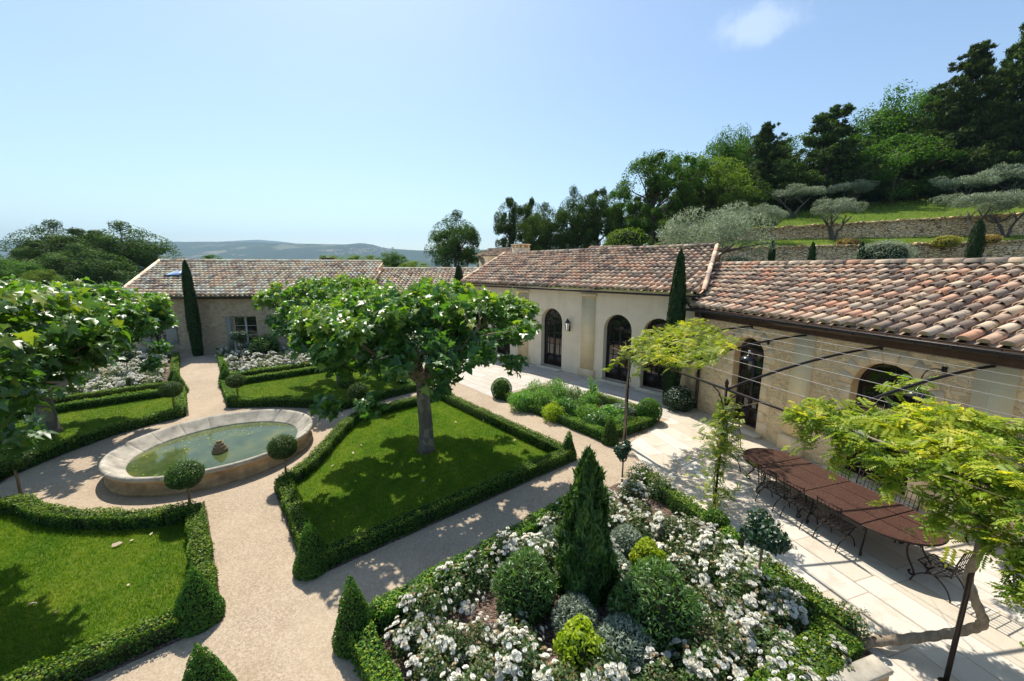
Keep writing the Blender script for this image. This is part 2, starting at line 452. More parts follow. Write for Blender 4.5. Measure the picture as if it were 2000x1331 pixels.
M['stem'] = bark('slim_stem', (.14, .085, .04), (.26, .17, .09), 14)
M['iron'] = plain('wrought_iron', (.035, .026, .021), .42, .7, .5, 20, .3, .15, 60)
M['bronze'] = plain('door_frame_paint', (.032, .021, .017), .4, .3, .5, 9, .25)
M['gutter'] = plain('gutter_metal', (.055, .05, .05), .38, .6, .5, 9, .25)
M['wire'] = plain('steel_wire', (.22, .21, .2), .5, .6, .5, 30, .2)
M['enamel'] = plain('black_enamel', (.012, .013, .016), .18, .0, .6, 5, .1)
M['shutter'] = plain('shutter_paint', (.27, .28, .24), .6, 0, .3, 5, .1)
M['white_wood'] = plain('pale_window_paint', (.42, .41, .36), .55, 0, .4, 5, .1)
M['beam'] = plain('dark_eave_wood', (.075, .045, .028), .75, 0, .3, 7, .45, .3, 30)
M['porcelain'] = plain('porcelain', (.6, .6, .58), .3)
# --- glass and water
m, nt, b, out = newmat('dark_glass'); b.inputs['Base Color'].default_value = (.010, .010, .010, 1); b.inputs['Roughness'].default_value = .04; b.inputs['Specular IOR Level'].default_value = .9
v = objco(nt); bump(nt, b, noise(nt, 1.2, 1, .5, v).outputs['Fac'], .08, .05); M['glass'] = m
m, nt, b, out = newmat('sky_glass'); b.inputs['Base Color'].default_value = (.03, .04, .05, 1); b.inputs['Roughness'].default_value = .03; b.inputs['Specular IOR Level'].default_value = 1.0; b.inputs['Metallic'].default_value = .55
b.inputs['Base Color'].default_value = (.5, .55, .6, 1); b.inputs['Base Color'].default_value = (.85, .92, 1.0, 1); b.inputs['Metallic'].default_value = .95; M['skyglass'] = m
m, nt, b, out = newmat('pond_water'); v = objco(nt)
n = noise(nt, 1.1, 6, .65, v, .5); rp = ramp(nt, [(.36, (.045, .07, .02)), (.55, (.075, .10, .035)), (.72, (.14, .145, .012))]); nt.links.new(n.outputs['Fac'], rp.inputs[0]); nt.links.new(rp.outputs[0], b.inputs['Base Color'])
b.inputs['Roughness'].default_value = .05; b.inputs['Specular IOR Level'].default_value = .6; b.inputs['IOR'].default_value = 1.33
bump(nt, b, noise(nt, 7, 3, .5, v).outputs['Fac'], .035, .02); M['water'] = m
# --- stone, plaster, ground
def rubble(name, cols, mortar, sx, sz, edge=.06, bstr=.7, rnd=.85, rough=.9):
    m, nt, b, out = newmat(name)
    v0 = objco(nt, (sx, 0.02, sz))
    nz = noise(nt, 2.2, 3, .6, v0)
    add = nd(nt, 'ShaderNodeVectorMath', operation='MULTIPLY_ADD'); add.inputs[1].default_value = (.32, 0, .32)
    nt.links.new(nz.outputs['Color'], add.inputs[0]); nt.links.new(v0, add.inputs[2]); v = add.outputs[0]
    v1 = nd(nt, 'ShaderNodeTexVoronoi', feature='DISTANCE_TO_EDGE'); v1.inputs['Scale'].default_value = 1; v1.inputs['Randomness'].default_value = rnd; nt.links.new(v, v1.inputs['Vector'])
    v2 = nd(nt, 'ShaderNodeTexVoronoi', feature='F1'); v2.inputs['Scale'].default_value = 1; v2.inputs['Randomness'].default_value = rnd; nt.links.new(v, v2.inputs['Vector'])
    sp = nd(nt, 'ShaderNodeSeparateColor'); nt.links.new(v2.outputs['Color'], sp.inputs[0])
    rp = ramp(nt, [(i / (len(cols) - 1), c) for i, c in enumerate(cols)]); nt.links.new(sp.outputs[0], rp.inputs[0])
    fine = noise(nt, 14, 7, .65, objco(nt))
    c = mixc(nt, .35, rp.outputs[0], mixc(nt, fine.outputs['Fac'], [x * .55 for x in cols[0]], [min(1, x * 1.25) for x in cols[-1]]))
    mm = maprange(nt, v1.outputs['Distance'], edge * .45, edge)
    # cement smeared over some stones
    big = noise(nt, 1.3, 4, .6, objco(nt)); sm = maprange(nt, big.outputs['Fac'], .56, .68)
    mm2 = nd(nt, 'ShaderNodeMath', operation='MULTIPLY_ADD'); nt.links.new(sm, mm2.inputs[0]); mm2.inputs[1].default_value = -.45; nt.links.new(mm, mm2.inputs[2]); mm2.use_clamp = True
    col = mixc(nt, mm2.outputs[0], mortar, c)
    nt.links.new(col, b.inputs['Base Color']); b.inputs['Roughness'].default_value = rough; b.inputs['Specular IOR Level'].default_value = .2
    hh = nd(nt, 'ShaderNodeMath', operation='MULTIPLY_ADD'); nt.links.new(fine.outputs['Fac'], hh.inputs[0]); hh.inputs[1].default_value = .5; nt.links.new(mm, hh.inputs[2])
    bump(nt, b, hh.outputs[0], bstr, .04)
    return m
M['rubble'] = rubble('rubble_masonry', [(.56, .40, .23), (.78, .58, .35), (.92, .74, .50), (.66, .50, .34), (.88, .65, .38)], (.90, .65, .36), 4.6, 11.0, .12, .8)
M['rubble_far'] = rubble('old_rubble_masonry', [(.31, .235, .14), (.43, .34, .22), (.56, .47, .33), (.37, .3, .21)], (.45, .35, .23), 4.4, 9.0, .05, .4)
M['drystone'] = rubble('dry_stone', [(.70, .43, .18), (.92, .62, .31), (.96, .74, .44), (.80, .55, .31)], (.2, .14, .08), 3.0, 7.6, .075, 1.0)
def stone(name, col, var=.2, bmp=.3, rough=.8, nscale=3, spec=.25):
    m, nt, b, out = newmat(name); v = objco(nt)
    n1 = noise(nt, nscale, 7, .65, v); n2 = noise(nt, nscale * 14, 4, .6, v)
    c = mixc(nt, maprange(nt, n1.outputs['Fac'], .3, .7), [x * (1 - var) for x in col], [min(1, x * (1 + var)) for x in col])
    c = mixc(nt, maprange(nt, n2.outputs['Fac'], .62, .75, 0, .5), c, [x * .5 for x in col])
    nt.links.new(c, b.inputs['Base Color']); b.inputs['Roughness'].default_value = rough; b.inputs['Specular IOR Level'].default_value = spec
    bump(nt, b, n2.outputs['Fac'], bmp, .012); return m
M['stucco'] = stone('cream_stucco', (.93, .75, .53), .09, .12, .9, 1.2)
M['ashlar'] = stone('cut_limestone', (.82, .63, .40), .16, .2, .85, 2.5)
M['ashlar_warm'] = stone('ochre_limestone', (.78, .53, .27), .2, .2, .85, 2.5)
M['sill'] = stone('pale_limestone', (.70, .59, .44), .1, .12, .8, 2)
M['fount_rim'] = stone('weathered_limestone', (.40, .36, .29), .45, .4, .8, 2.2)
M['fount_wall'] = stone('ochre_weathered_limestone', (.42, .29, .15), .45, .4, .85, 2.6)
M['spout'] = stone('mossy_stone', (.2, .15, .09), .35, .4, .8, 8)
nt = M['stucco'].node_tree; b = [n for n in nt.nodes if n.type == 'BSDF_PRINCIPLED'][0]; src = b.inputs['Base Color'].links[0].from_socket
st1 = noise(nt, 1.0, 6, .6, objco(nt, (5, 1, .28))); st2 = noise(nt, .8, 5, .65, objco(nt))
c = mixc(nt, maprange(nt, st1.outputs['Fac'], .52, .75, 0, .30), src, (.60, .48, .32)); c = mixc(nt, maprange(nt, st2.outputs['Fac'], .5, .7, 0, .25), c, (.72, .62, .48)); nt.links.new(c, b.inputs['Base Color'])
def ashlar_blocks(name, col, w, h):
    m, nt, b, out = newmat(name); v = objco(nt)
    sw = nd(nt, 'ShaderNodeSeparateXYZ'); nt.links.new(v, sw.inputs[0]); cb = nd(nt, 'ShaderNodeCombineXYZ'); nt.links.new(sw.outputs['X'], cb.inputs['X']); nt.links.new(sw.outputs['Z'], cb.inputs['Y'])
    br = nd(nt, 'ShaderNodeTexBrick'); nt.links.new(cb.outputs[0], br.inputs['Vector']); br.inputs['Scale'].default_value = 1; br.inputs['Brick Width'].default_value = w; br.inputs['Row Height'].default_value = h; br.inputs['Mortar Size'].default_value = .008
    br.inputs['Color1'].default_value = (col[0] * .88, col[1] * .86, col[2] * .84, 1); br.inputs['Color2'].default_value = (*[min(1, x * 1.1) for x in col], 1); br.inputs['Mortar'].default_value = (*[x * .72 for x in col], 1)
    n = noise(nt, 5, 6, .65, v); c = mixc(nt, .5, br.outputs['Color'], mixc(nt, n.outputs['Fac'], [x * .75 for x in col], [min(1, x * 1.2) for x in col]))
    nt.links.new(c, b.inputs['Base Color']); b.inputs['Roughness'].default_value = .85; b.inputs['Specular IOR Level'].default_value = .2
    bump(nt, b, noise(nt, 30, 4, .6, v).outputs['Fac'], .25, .01); return m
M['pilaster'] = ashlar_blocks('pilaster_limestone', (.97, .72, .43), 1.2, .46)
# roof tiles: colour per tile, lichen blotches as real weathering
def tilemat(name, dark, gain=1.0):
    m, nt, b, out = newmat(name); at = nd(nt, 'ShaderNodeAttribute', attribute_name='rnd')
    cols = [(.12, .09, .075), (.17, .12, .095), (.24, .19, .155), (.32, .225, .165), (.50, .385, .275), (.50, .31, .215), (.43, .31, .225), (.56, .45, .33), (.46, .235, .145), (.55, .40, .29), (.38, .31, .245), (.50, .285, .19)]
    rp = ramp(nt, [(i / len(cols), c) for i, c in enumerate([(min(.85, a * 1.34 * gain), min(.8, b_ * 1.27 * gain), min(.75, d_ * 1.15 * gain)) for a, b_, d_ in cols])], 'CONSTANT'); nt.links.new(at.outputs['Fac'], rp.inputs[0])
    v = objco(nt); n = noise(nt, 7, 8, .7, v); n2 = noise(nt, 2.1, 6, .65, v); n3 = noise(nt, 26, 5, .65, v)
    c = mixc(nt, maprange(nt, n3.outputs['Fac'], .35, .75, 0, .45), rp.outputs[0], tuple(q * (1 + (gain - 1) * .5) for q in (.56, .46, .36)))
    lich = nd(nt, 'ShaderNodeMath', operation='MULTIPLY_ADD'); nt.links.new(n2.outputs['Fac'], lich.inputs[0]); lich.inputs[1].default_value = .8; nt.links.new(n.outputs['Fac'], lich.inputs[2])
    c = mixc(nt, maprange(nt, lich.outputs[0], .98 - dark, 1.12 - dark, 0, .72), c, (.09, .073, .06))
    nt.links.new(c, b.inputs['Base Color']); b.inputs['Roughness'].default_value = .85; b.inputs['Specular IOR Level'].default_value = .25
    bump(nt, b, n3.outputs['Fac'], .3, .01); return m
M['tile'] = tilemat('clay_tile', .03); M['tile_pale'] = tilemat('pale_clay_tile', -.12, 1.68)
M['tile_old'] = tilemat('old_clay_tile', .06, 1.1)
M['underlay'] = plain('roof_channel', (.12, .085, .06), .9, nscale=6, var=.4, spec=.1)
# gravel, soil, mulch, lawn earth, terrain
m, nt, b, out = newmat('gravel'); v = objco(nt)
n1 = noise(nt, .5, 5, .6, v); n2 = noise(nt, 55, 4, .75, v); vo = nd(nt, 'ShaderNodeTexVoronoi'); vo.inputs['Scale'].default_value = 42; nt.links.new(v, vo.inputs['Vector'])
sp = nd(nt, 'ShaderNodeSeparateColor'); nt.links.new(vo.outputs['Color'], sp.inputs[0])
c = mixc(nt, sp.outputs[0], (.30, .23, .158), (.51, .415, .31)); c = mixc(nt, maprange(nt, n2.outputs['Fac'], .4, .75, 0, .5), c, (.25, .18, .12))
c = mixc(nt, maprange(nt, n1.outputs['Fac'], .4, .62, 0, .5), c, (.52, .42, .30)); n4 = noise(nt, 1.7, 6, .7, v, .8); c = mixc(nt, maprange(nt, n4.outputs['Fac'], .5, .72, 0, .45), c, (.33, .25, .165))
nt.links.new(c, b.inputs['Base Color']); b.inputs['Roughness'].default_value = .95; b.inputs['Specular IOR Level'].default_value = .15
bump(nt, b, vo.outputs['Distance'], .5, .01); M['gravel'] = m
m, nt, b, out = newmat('bark_mulch'); v = objco(nt, (1, 1, 1)); vo = nd(nt, 'ShaderNodeTexVoronoi'); vo.inputs['Scale'].default_value = 24; nt.links.new(objco(nt, (1, 1.9, 1)), vo.inputs['Vector'])
sp = nd(nt, 'ShaderNodeSeparateColor'); nt.links.new(vo.outputs['Color'], sp.inputs[0])
rp = ramp(nt, [(0, (.05, .03, .02)), (.4, (.12, .075, .05)), (.8, (.2, .135, .095)), (1, (.3, .22, .165))]); nt.links.new(sp.outputs[0], rp.inputs[0])
nt.links.new(rp.outputs[0], b.inputs['Base Color']); b.inputs['Roughness'].default_value = .9; bump(nt, b, vo.outputs['Distance'], 1.0, .03); M['mulch'] = m
m, nt, b, out = newmat('lawn_turf'); v = objco(nt); n1 = noise(nt, 1.1, 5, .65, v); n2 = noise(nt, 60, 3, .7, objco(nt, (1, .5, 1)))
c = mixc(nt, maprange(nt, n1.outputs['Fac'], .32, .66), (.06, .135, .01), (.165, .205, .02)); c = mixc(nt, maprange(nt, n2.outputs['Fac'], .35, .7, 0, .55), c, (.04, .085, .008))
nt.links.new(c, b.inputs['Base Color']); b.inputs['Roughness'].default_value = .9; b.inputs['Specular IOR Level'].default_value = .15; bump(nt, b, n2.outputs['Fac'], .7, .03); M['turf'] = m
m, nt, b, out = newmat('terrain'); v = objco(nt); n1 = noise(nt, .16, 8, .6, v); n2 = noise(nt, 5, 6, .7, v); n0 = noise(nt, .006, 6, .6, v)
c = mixc(nt, maprange(nt, n1.outputs['Fac'], .3, .7), (.05, .085, .018), (.12, .14, .035)); c = mixc(nt, maprange(nt, n2.outputs['Fac'], .4, .75, 0, .5), c, (.045, .05, .02))
c = mixc(nt, maprange(nt, n0.outputs['Fac'], .5, .56, 0, .8), c, (.18, .19, .08))
nt.links.new(c, b.inputs['Base Color']); b.inputs['Roughness'].default_value = .95; b.inputs['Specular IOR Level'].default_value = .1; bump(nt, b, n2.outputs['Fac'], .6, .1); M['terrain'] = m
m, nt, b, out = newmat('hill_woods'); v = objco(nt); n1 = noise(nt, .0022, 8, .62, v); n2 = noise(nt, .03, 6, .7, v); n3 = noise(nt, .004, 5, .6, objco(nt, (1, 1, 1)))
c = mixc(nt, maprange(nt, n2.outputs['Fac'], .35, .7), (.018, .034, .012), (.06, .085, .025)); c = mixc(nt, maprange(nt, n1.outputs['Fac'], .56, .62, 0, .9), c, (.20, .20, .10)); c = mixc(nt, maprange(nt, n3.outputs['Fac'], .62, .66, 0, .8), c, (.30, .25, .16))
nt.links.new(c, b.inputs['Base Color']); b.inputs['Roughness'].default_value = 1; b.inputs['Specular IOR Level'].default_value = 0; bump(nt, b, n2.outputs['Fac'], 1.0, 25); M['hills'] = m
def paving_mat(name, bw, rh, cols, mortar, dirt=.35):
    m, nt, b, out = newmat(name); v = objco(nt)
    nz = noise(nt, .9, 2, .5, v); ad = nd(nt, 'ShaderNodeVectorMath', operation='MULTIPLY_ADD'); ad.inputs[1].default_value = (.05, .05, 0); nt.links.new(nz.outputs['Color'], ad.inputs[0]); nt.links.new(v, ad.inputs[2])
    br = nd(nt, 'ShaderNodeTexBrick'); nt.links.new(ad.outputs[0], br.inputs['Vector']); br.inputs['Scale'].default_value = 1; br.inputs['Brick Width'].default_value = bw; br.inputs['Row Height'].default_value = rh; br.inputs['Mortar Size'].default_value = .011; br.inputs['Mortar Smooth'].default_value = .3; br.offset = .37; br.squash = 1.6; br.squash_frequency = 2
    br.inputs['Color1'].default_value = (*cols[0], 1); br.inputs['Color2'].default_value = (*cols[1], 1); br.inputs['Mortar'].default_value = (*mortar, 1); br.inputs['Bias'].default_value = .1
    n1 = noise(nt, 1.7, 8, .7, v, .6); n2 = noise(nt, 16, 6, .7, v)
    c = mixc(nt, maprange(nt, n1.outputs['Fac'], .5, .72, 0, dirt), br.outputs['Color'], (.34, .25, .155)); c = mixc(nt, maprange(nt, n2.outputs['Fac'], .55, .8, 0, .35), c, (.3, .23, .16))
    nt.links.new(c, b.inputs['Base Color']); b.inputs['Roughness'].default_value = .75; b.inputs['Specular IOR Level'].default_value = .3
    hh = nd(nt, 'ShaderNodeMath', operation='MULTIPLY_ADD'); nt.links.new(br.outputs['Fac'], hh.inputs[0]); hh.inputs[1].default_value = -1.5; nt.links.new(n2.outputs['Fac'], hh.inputs[2]); bump(nt, b, hh.outputs[0], .35, .01); return m
M['paving'] = paving_mat('limestone_flags', 1.15, .54, [(.645, .605, .54), (.54, .47, .37)], (.40, .33, .25), .5)
M['paving2'] = paving_mat('limestone_flags_small', .8, .5, [(.56, .52, .46), (.48, .43, .36)], (.26, .22, .17), .2)
# table top: speckled red brown stone
m, nt, b, out = newmat('speckled_brown_stone'); v = objco(nt); vo = nd(nt, 'ShaderNodeTexVoronoi'); vo.inputs['Scale'].default_value = 130; nt.links.new(v, vo.inputs['Vector']); sp = nd(nt, 'ShaderNodeSeparateColor'); nt.links.new(vo.outputs['Color'], sp.inputs[0])
rp = ramp(nt, [(0, (.03, .013, .009)), (.55, (.062, .027, .018)), (.85, (.10, .045, .031)), (1, (.21, .125, .095))]); nt.links.new(sp.outputs[0], rp.inputs[0])
n = noise(nt, 2, 5, .6, v); c = mixc(nt, maprange(nt, n.outputs['Fac'], .4, .7, 0, .3), rp.outputs[0], (.06, .03, .02)); nt.links.new(c, b.inputs['Base Color']); b.inputs['Roughness'].default_value = .45; b.inputs['Specular IOR Level'].default_value = .25; M['table'] = m

rng = np.random.default_rng(7); random.seed(7)

# ------------------------------------------------------------------ terrain
HP0 = np.array([20.4, 34.0]); HA = np.array([.951, -.309]); HB = np.array([.309, .951])
def sm(x, a, b): t = np.clip((x - a) / (b - a), 0, 1); return t * t * (3 - 2 * t)
def hill_z(x, y, terr=True):
    x = np.asarray(x, float); y = np.asarray(y, float)
    k = (x - HP0[0]) * HA[0] + (y - HP0[1]) * HA[1]; q = (x - HP0[0]) * HB[0] + (y - HP0[1]) * HB[1]
    base = 4.9 * sm(q, -13.5, -6.0) * sm(k, -26, -8)
    full = np.where(q < 0, base, np.where(q < 4, 7.2 + .2 * q, 8.95 + .035 * k + (q - 4) * (.2 + .0022 * np.clip(k, 0, 40))))
    full = np.where(q > 18, 8.95 + .035 * k + 14 * (.2 + .0022 * np.clip(k, 0, 40)) + (q - 18) * .22 * np.exp(-np.clip(q - 18, 0, 400) / 90), full)
    w = sm(k, -34, 0) * sm(q, -14, -6) * (1 - sm(k, 70, 300))
    return full * np.where(q < 0, np.where(k > -8, 1, sm(k, -40, -8)), w)
def terrain_z(x, y):
    x = np.asarray(x, float); y = np.asarray(y, float); d = np.hypot(x, y)
    z = hill_z(x, y)
    u = np.clip((d - 46) / 300, 0, None)
    drop = -34 * (1 - np.exp(-u * 1.3))
    left = 1 - sm((x * .78 + y * -.05) , 5, 40)       # the land falls away to the left and ahead
    z = z + drop * np.maximum(left, sm(d, 200, 900))
    return z
def grid_mesh(xs, ys, zf):
    X, Y = np.meshgrid(xs, ys); Z = zf(X, Y); nx, ny = len(xs), len(ys)
    i = np.arange(ny - 1)[:, None] * nx + np.arange(nx - 1)[None]
    F = np.stack([i, i + 1, i + nx + 1, i + nx], -1).reshape(-1, 4)
    return np.stack([X, Y, Z], -1).reshape(-1, 3), F
g = np.sinh(np.linspace(-1, 1, 241) * 6.6) / math.sinh(6.6)
def ground_z(x, y):
    k = (x - HP0[0]) * HA[0] + (y - HP0[1]) * HA[1]; q = (x - HP0[0]) * HB[0] + (y - HP0[1]) * HB[1]; s_ = 2.6 * sm(k, -8, -3) * sm(q, -3.5, -.6) * (1 - sm(k, 60, 75))
    return terrain_z(x - HB[0] * s_, y - HB[1] * s_) - .12 * s_
mb = MB(); V, F = grid_mesh(g * 8500, np.where(g < 0, g * 3000, g * 6950) + 4, lambda x, y: ground_z(x, y) - .03 * (np.hypot(x, y) < 44)); mb.add(V, F, 0, .5)
tag(mb.build('ground', M['terrain'], smooth=True), kind='structure')

# finer sheets of the terraced slope, over the terrain
def slope_sheet(name, k0, k1, q0, q1, nk, nq, lift):
    kk = np.linspace(k0, k1, nk); qq = np.linspace(q0, q1, nq); K, Q = np.meshgrid(kk, qq)
    X = HP0[0] + HA[0] * K + HB[0] * Q; Y = HP0[1] + HA[1] * K + HB[1] * Q
    Z = hill_z(X, Y) + lift
    i = np.arange(nq - 1)[:, None] * nk + np.arange(nk - 1)[None]
    F = np.stack([i, i + 1, i + nk + 1, i + nk], -1).reshape(-1, 4); mb = MB(); mb.add(np.stack([X, Y, Z], -1).reshape(-1, 3), F, 0, .5)
    return tag(mb.build(name, M['turf'], smooth=True), kind='structure')
slope_sheet('terrace_lawn', -3, 60, .25, 3.9, 60, 6, .05)
slope_sheet('hillside_lawn', -2, 60, 4.3, 18, 60, 24, .05)
mb = MB(); n = 26000; K = rng.random(n) * 60 - 2; Q = np.where(rng.random(n) < .22, rng.random(n) * 3.6 + .3, 4.3 + rng.random(n) * 13.5)
X = HP0[0] + HA[0] * K + HB[0] * Q; Y = HP0[1] + HA[1] * K + HB[1] * Q; P = np.stack([X, Y, hill_z(X, Y) + .05], 1)
N = rng.normal(size=(n, 3)) * .5; N[:, 2] = .15
scatter(mb, P, N, .16 + .1 * rng.random(n), T_BLADE, rng, along=np.stack([rng.normal(size=n) * .4, rng.normal(size=n) * .4, np.ones(n)], 1))
tag(mb.build('hillside_grass', M['drygrass']), kind='stuff')

# far hills
def ridge(name, pts, dist, thick, seed, rough, mat='hills'):
    """pts: (u, v) skyline of the hill; its crest stands `dist` metres away, with real depth behind and in front"""
    rs = np.random.default_rng(seed); us = np.linspace(pts[0][0], pts[-1][0], 220)
    vs = np.interp(us, [p[0] for p in pts], [p[1] for p in pts])
    nz = np.zeros_like(us)
    for o in range(6): nz += np.interp(us, np.linspace(us[0], us[-1], 8 * 2 ** o), rs.normal(size=8 * 2 ** o)) * rough / 1.7 ** o
    vs = vs + nz
    rows = np.linspace(-1, 1, 41); V = []
    for r_ in rows:
        prof = math.cos(r_ * math.pi / 2) ** 1.2
        for u, v in zip(us, vs):
            c = at_depth(u, v, dist); base = -40.0
            bumpz = (c.z - base) * prof
            V.append((c.x, c.y + r_ * thick, base + bumpz))
    V = np.array(V); nx = len(us)
    lump = np.zeros(len(V))
    ridge_w = np.repeat(np.sin(np.pi * (rows + 1) / 2) * np.abs(rows) * 2, nx)
    for o in range(4):
        f = .0012 * 2 ** o; ph = rs.random(4) * 9
        lump += np.sin(V[:, 0] * f + ph[0] + 1.7 * np.sin(V[:, 1] * f * .7 + ph[1])) * np.cos(V[:, 1] * f * 1.3 + ph[2]) * dist * .006 / 1.6 ** o
    V[:, 2] += lump * ridge_w
    i = np.arange(len(rows) - 1)[:, None] * nx + np.arange(nx - 1)[None]
    F = np.stack([i, i + 1, i + nx + 1, i + nx], -1).reshape(-1, 4)
    mb = MB(); mb.add(V, F, 0, .5); return tag(mb.build(name, M[mat], smooth=True), kind='structure')
ridge('wooded_hills', [(-480, 474), (-200, 468), (0, 471), (60, 474), (200, 474), (330, 473), (520, 475), (560, 477), (620, 478), (690, 479), (718, 476), (740, 483), (770, 488), (830, 491), (960, 489), (1100, 484), (1500, 478), (2300, 472)], 4300, 1500, 3, .7)
ridge('distant_mountain', [(280, 505), (350, 488), (400, 474), (450, 471), (505, 469), (540, 471), (580, 477), (640, 488), (760, 505)], 6200, 600, 5, .25)
# valley woods as one far mass, and the specks of the hill village
mb = MB(); n = 5200; uu = rng.random(n) * 2000 - 100; Yd = 320 + 2200 * rng.random(n) ** 1.4; X = (uu - 1000) / FPX * Yd; P = np.stack([X, Yd, terrain_z(X, Yd)], 1)
sz = 5 + 6 * rng.random(n)
for k in range(5): scatter(mb, P + np.stack([rng.normal(size=n) * sz * .3, rng.normal(size=n) * sz * .3, sz * (.4 + .25 * rng.random(n))], 1), np.stack([rng.normal(size=n), rng.normal(size=n) - .6, np.ones(n) * .8], 1), sz, T_DIAMOND, rng)
tag(mb.build('valley_woods', M['oak']), kind='stuff')
mb = MB(); rs = np.random.default_rng(9)
for i in range(70):
    u = 655 + 115 * rs.random(); v = 486 + 12 * rs.random() - (u - 655) * .02
    c = at_depth(u, v, 3150 + 250 * rs.random()); w = 9 + 8 * rs.random()
    mb.box((c.x, c.y, c.z), (w, w, 6 + 4 * rs.random()), rs.random() * 3, 0); mb.box((c.x, c.y, c.z + 6.2), (w * 1.1, w * .7, 2.2), 0, 1)
tag(mb.build('hill_village', [M['sill'], M['tile']]), kind='stuff')

# haze: an even body of air
mb = MB(); mb.span((-8600, -3100, -78), (8600, 7050, 560))
hz = mb.build('haze', []); tag(hz, kind='stuff')
m = bpy.data.materials.new('haze_air'); m.use_nodes = True; nt = m.node_tree; nt.nodes.clear(); out = nt.nodes.new('ShaderNodeOutputMaterial'); pv = nt.nodes.new('ShaderNodeVolumePrincipled')
pv.inputs['Color'].default_value = (.58, .82, 1.0, 1); pv.inputs['Density'].default_value = .00015; pv.inputs['Anisotropy'].default_value = .0
nt.links.new(pv.outputs[0], out.inputs['Volume']); hz.data.materials.append(m)
# ------------------------------------------------------------------ garden ground sheets
def sheet(name, pts, z, mat, kind='structure', frame=None):
    mb = MB()
    if frame is None: mb.poly(pts, z, 0, .5); o = mb.build(name, M[mat])
    else:
        c, s_ = math.cos(-frame.ang), math.sin(-frame.ang)
        loc = [((x - frame.o[0]) * c - (y - frame.o[1]) * s_, (x - frame.o[0]) * s_ + (y - frame.o[1]) * c) for x, y in pts]
        mb.poly(loc, z, 0, .5); o = mb.build(name, M[mat]); o.location = frame.loc(); o.rotation_euler = (0, 0, frame.ang)
    return tag(o, kind=kind)
sheet('gravel_path', gpoly([(-2, -14), (44, -14), (44, 17.5), (-2, 17.5)]), .004, 'gravel')
def f1(x, o): return tuple(F1.p(x, -o))[:2]
pav = [f1(14, 0), f1(14, 9), f1(5.9, 9), f1(5.9, 5.05), f1(.72, 5.02), tuple(gp(6.85, 10.42))[:2], tuple(gp(7.15, 12.9))[:2], tuple(gp(7.15, 13.45))[:2], tuple(F2.p(8.2, 0))[:2], f1(-4.0, 0)]
sheet('paving', pav, .008, 'paving', frame=F1)
pav2 = [tuple(gp(7.15, 13.45))[:2], tuple(gp(13.5, 13.2))[:2], tuple(gp(13.5, 9.95))[:2], tuple(gp(27, 9.95))[:2], tuple(F2.p(-9, 0))[:2], tuple(F2.p(8.2, 0))[:2]]
sheet('paving', pav2, .012, 'paving2', frame=F2)
ARC_LL = [(11.0, -.15), (11.12, -.75), (11.5, -1.4), (12.1, -2.1), (12.9, -2.8), (13.9, -3.35)]
ARC_CR = [(11.05, 1.25), (11.35, 1.75), (11.9, 2.3), (12.7, 2.85), (13.6, 3.5), (14.55, 4.35)]
ARC_UL = [(19.0, -.35), (18.75, -1.3), (18.3, -2.3), (17.4, -3.3), (16.3, -4.2)]
ARC_UC = [(19.1, .88), (18.6, 1.6), (18.0, 2.4), (17.0, 3.4), (15.85, 4.3)]
P_LL = [(7.2, -9)] + [(7.2, -.11)] + ARC_LL + [(14.25, -4.0), (14.25, -9)]
P_CR = [(7.25, 1.17)] + ARC_CR + [(14.9, 8.3), (7.2, 8.4)]
P_UL = [(22.85, -9), (22.85, -.38)] + ARC_UL + [(15.85, -4.3), (15.85, -9)]
P_UC = [(22.85, .9)] + ARC_UC + [(16.3, 8.0), (22.85, 8.0)]
def inset(P, d):
    n = len(P); ar = sum(P[i][0] * P[(i + 1) % n][1] - P[(i + 1) % n][0] * P[i][1] for i in range(n)); sg = 1 if ar > 0 else -1; out = []
    for i in range(n):
        a, b, c = np.array(P[i - 1]), np.array(P[i]), np.array(P[(i + 1) % n])
        u = (b - a) / np.linalg.norm(b - a); w = (c - b) / np.linalg.norm(c - b)
        n1 = np.array([-u[1], u[0]]) * sg; n2 = np.array([-w[1], w[0]]) * sg; bb = n1 + n2; bb /= max(np.linalg.norm(bb), 1e-6)
        out.append(tuple(b + bb * d / max(bb.dot(n1), .5)))
    return out
LAWNS = {}
for nm, P in (('LL', P_LL), ('CR', P_CR), ('UL', P_UL), ('UC', P_UC)):
    sheet('bed_soil', gpoly(inset(P, -.02)), .012, 'mulch')
    w = gpoly(inset(P, .3)); LAWNS[nm] = w; sheet('lawn', w, .02, 'turf')
GRASS_N = {'LL': 3000, 'CR': 2600, 'UL': 1100, 'UC': 1200}
for nm, w in LAWNS.items():
    P = np.array(w); ar = .5 * abs(sum(P[i][0] * P[i - 1][1] - P[i - 1][0] * P[i][1] for i in range(len(P))))
    Q = sample_poly(w, int(ar * GRASS_N[nm]), rng)
    if nm == 'LL': Q = Q[Q[:, 0] > -13]
    n = len(Q); patch = np.sin(Q[:, 0] * 2.1 + 1.3 * np.sin(Q[:, 1] * 1.7)) * .5 + np.sin(Q[:, 0] * 5.3 + Q[:, 1] * 4.1) * .3
    along = np.stack([rng.normal(size=n) * .55 + .15, rng.normal(size=n) * .55, np.ones(n)], 1)
    mb = MB(); scatter(mb, np.concatenate([Q, np.full((n, 1), .02)], 1), np.stack([rng.normal(size=n), rng.normal(size=n), rng.normal(size=n) * .2], 1), (.034 + .034 * rng.random(n)) * (1.15 if nm in ('UL', 'UC') else 1), T_BLADE, rng, r=np.clip(.44 + .36 * patch + .22 * np.sin(Q[:, 0] * 13 + 2 * np.sin(Q[:, 1] * 9)) * np.sin(Q[:, 1] * 11) + .24 * rng.normal(size=n), 0, 1), along=along)
    tag(mb.build('lawn_grass', M['grass']), kind='stuff')

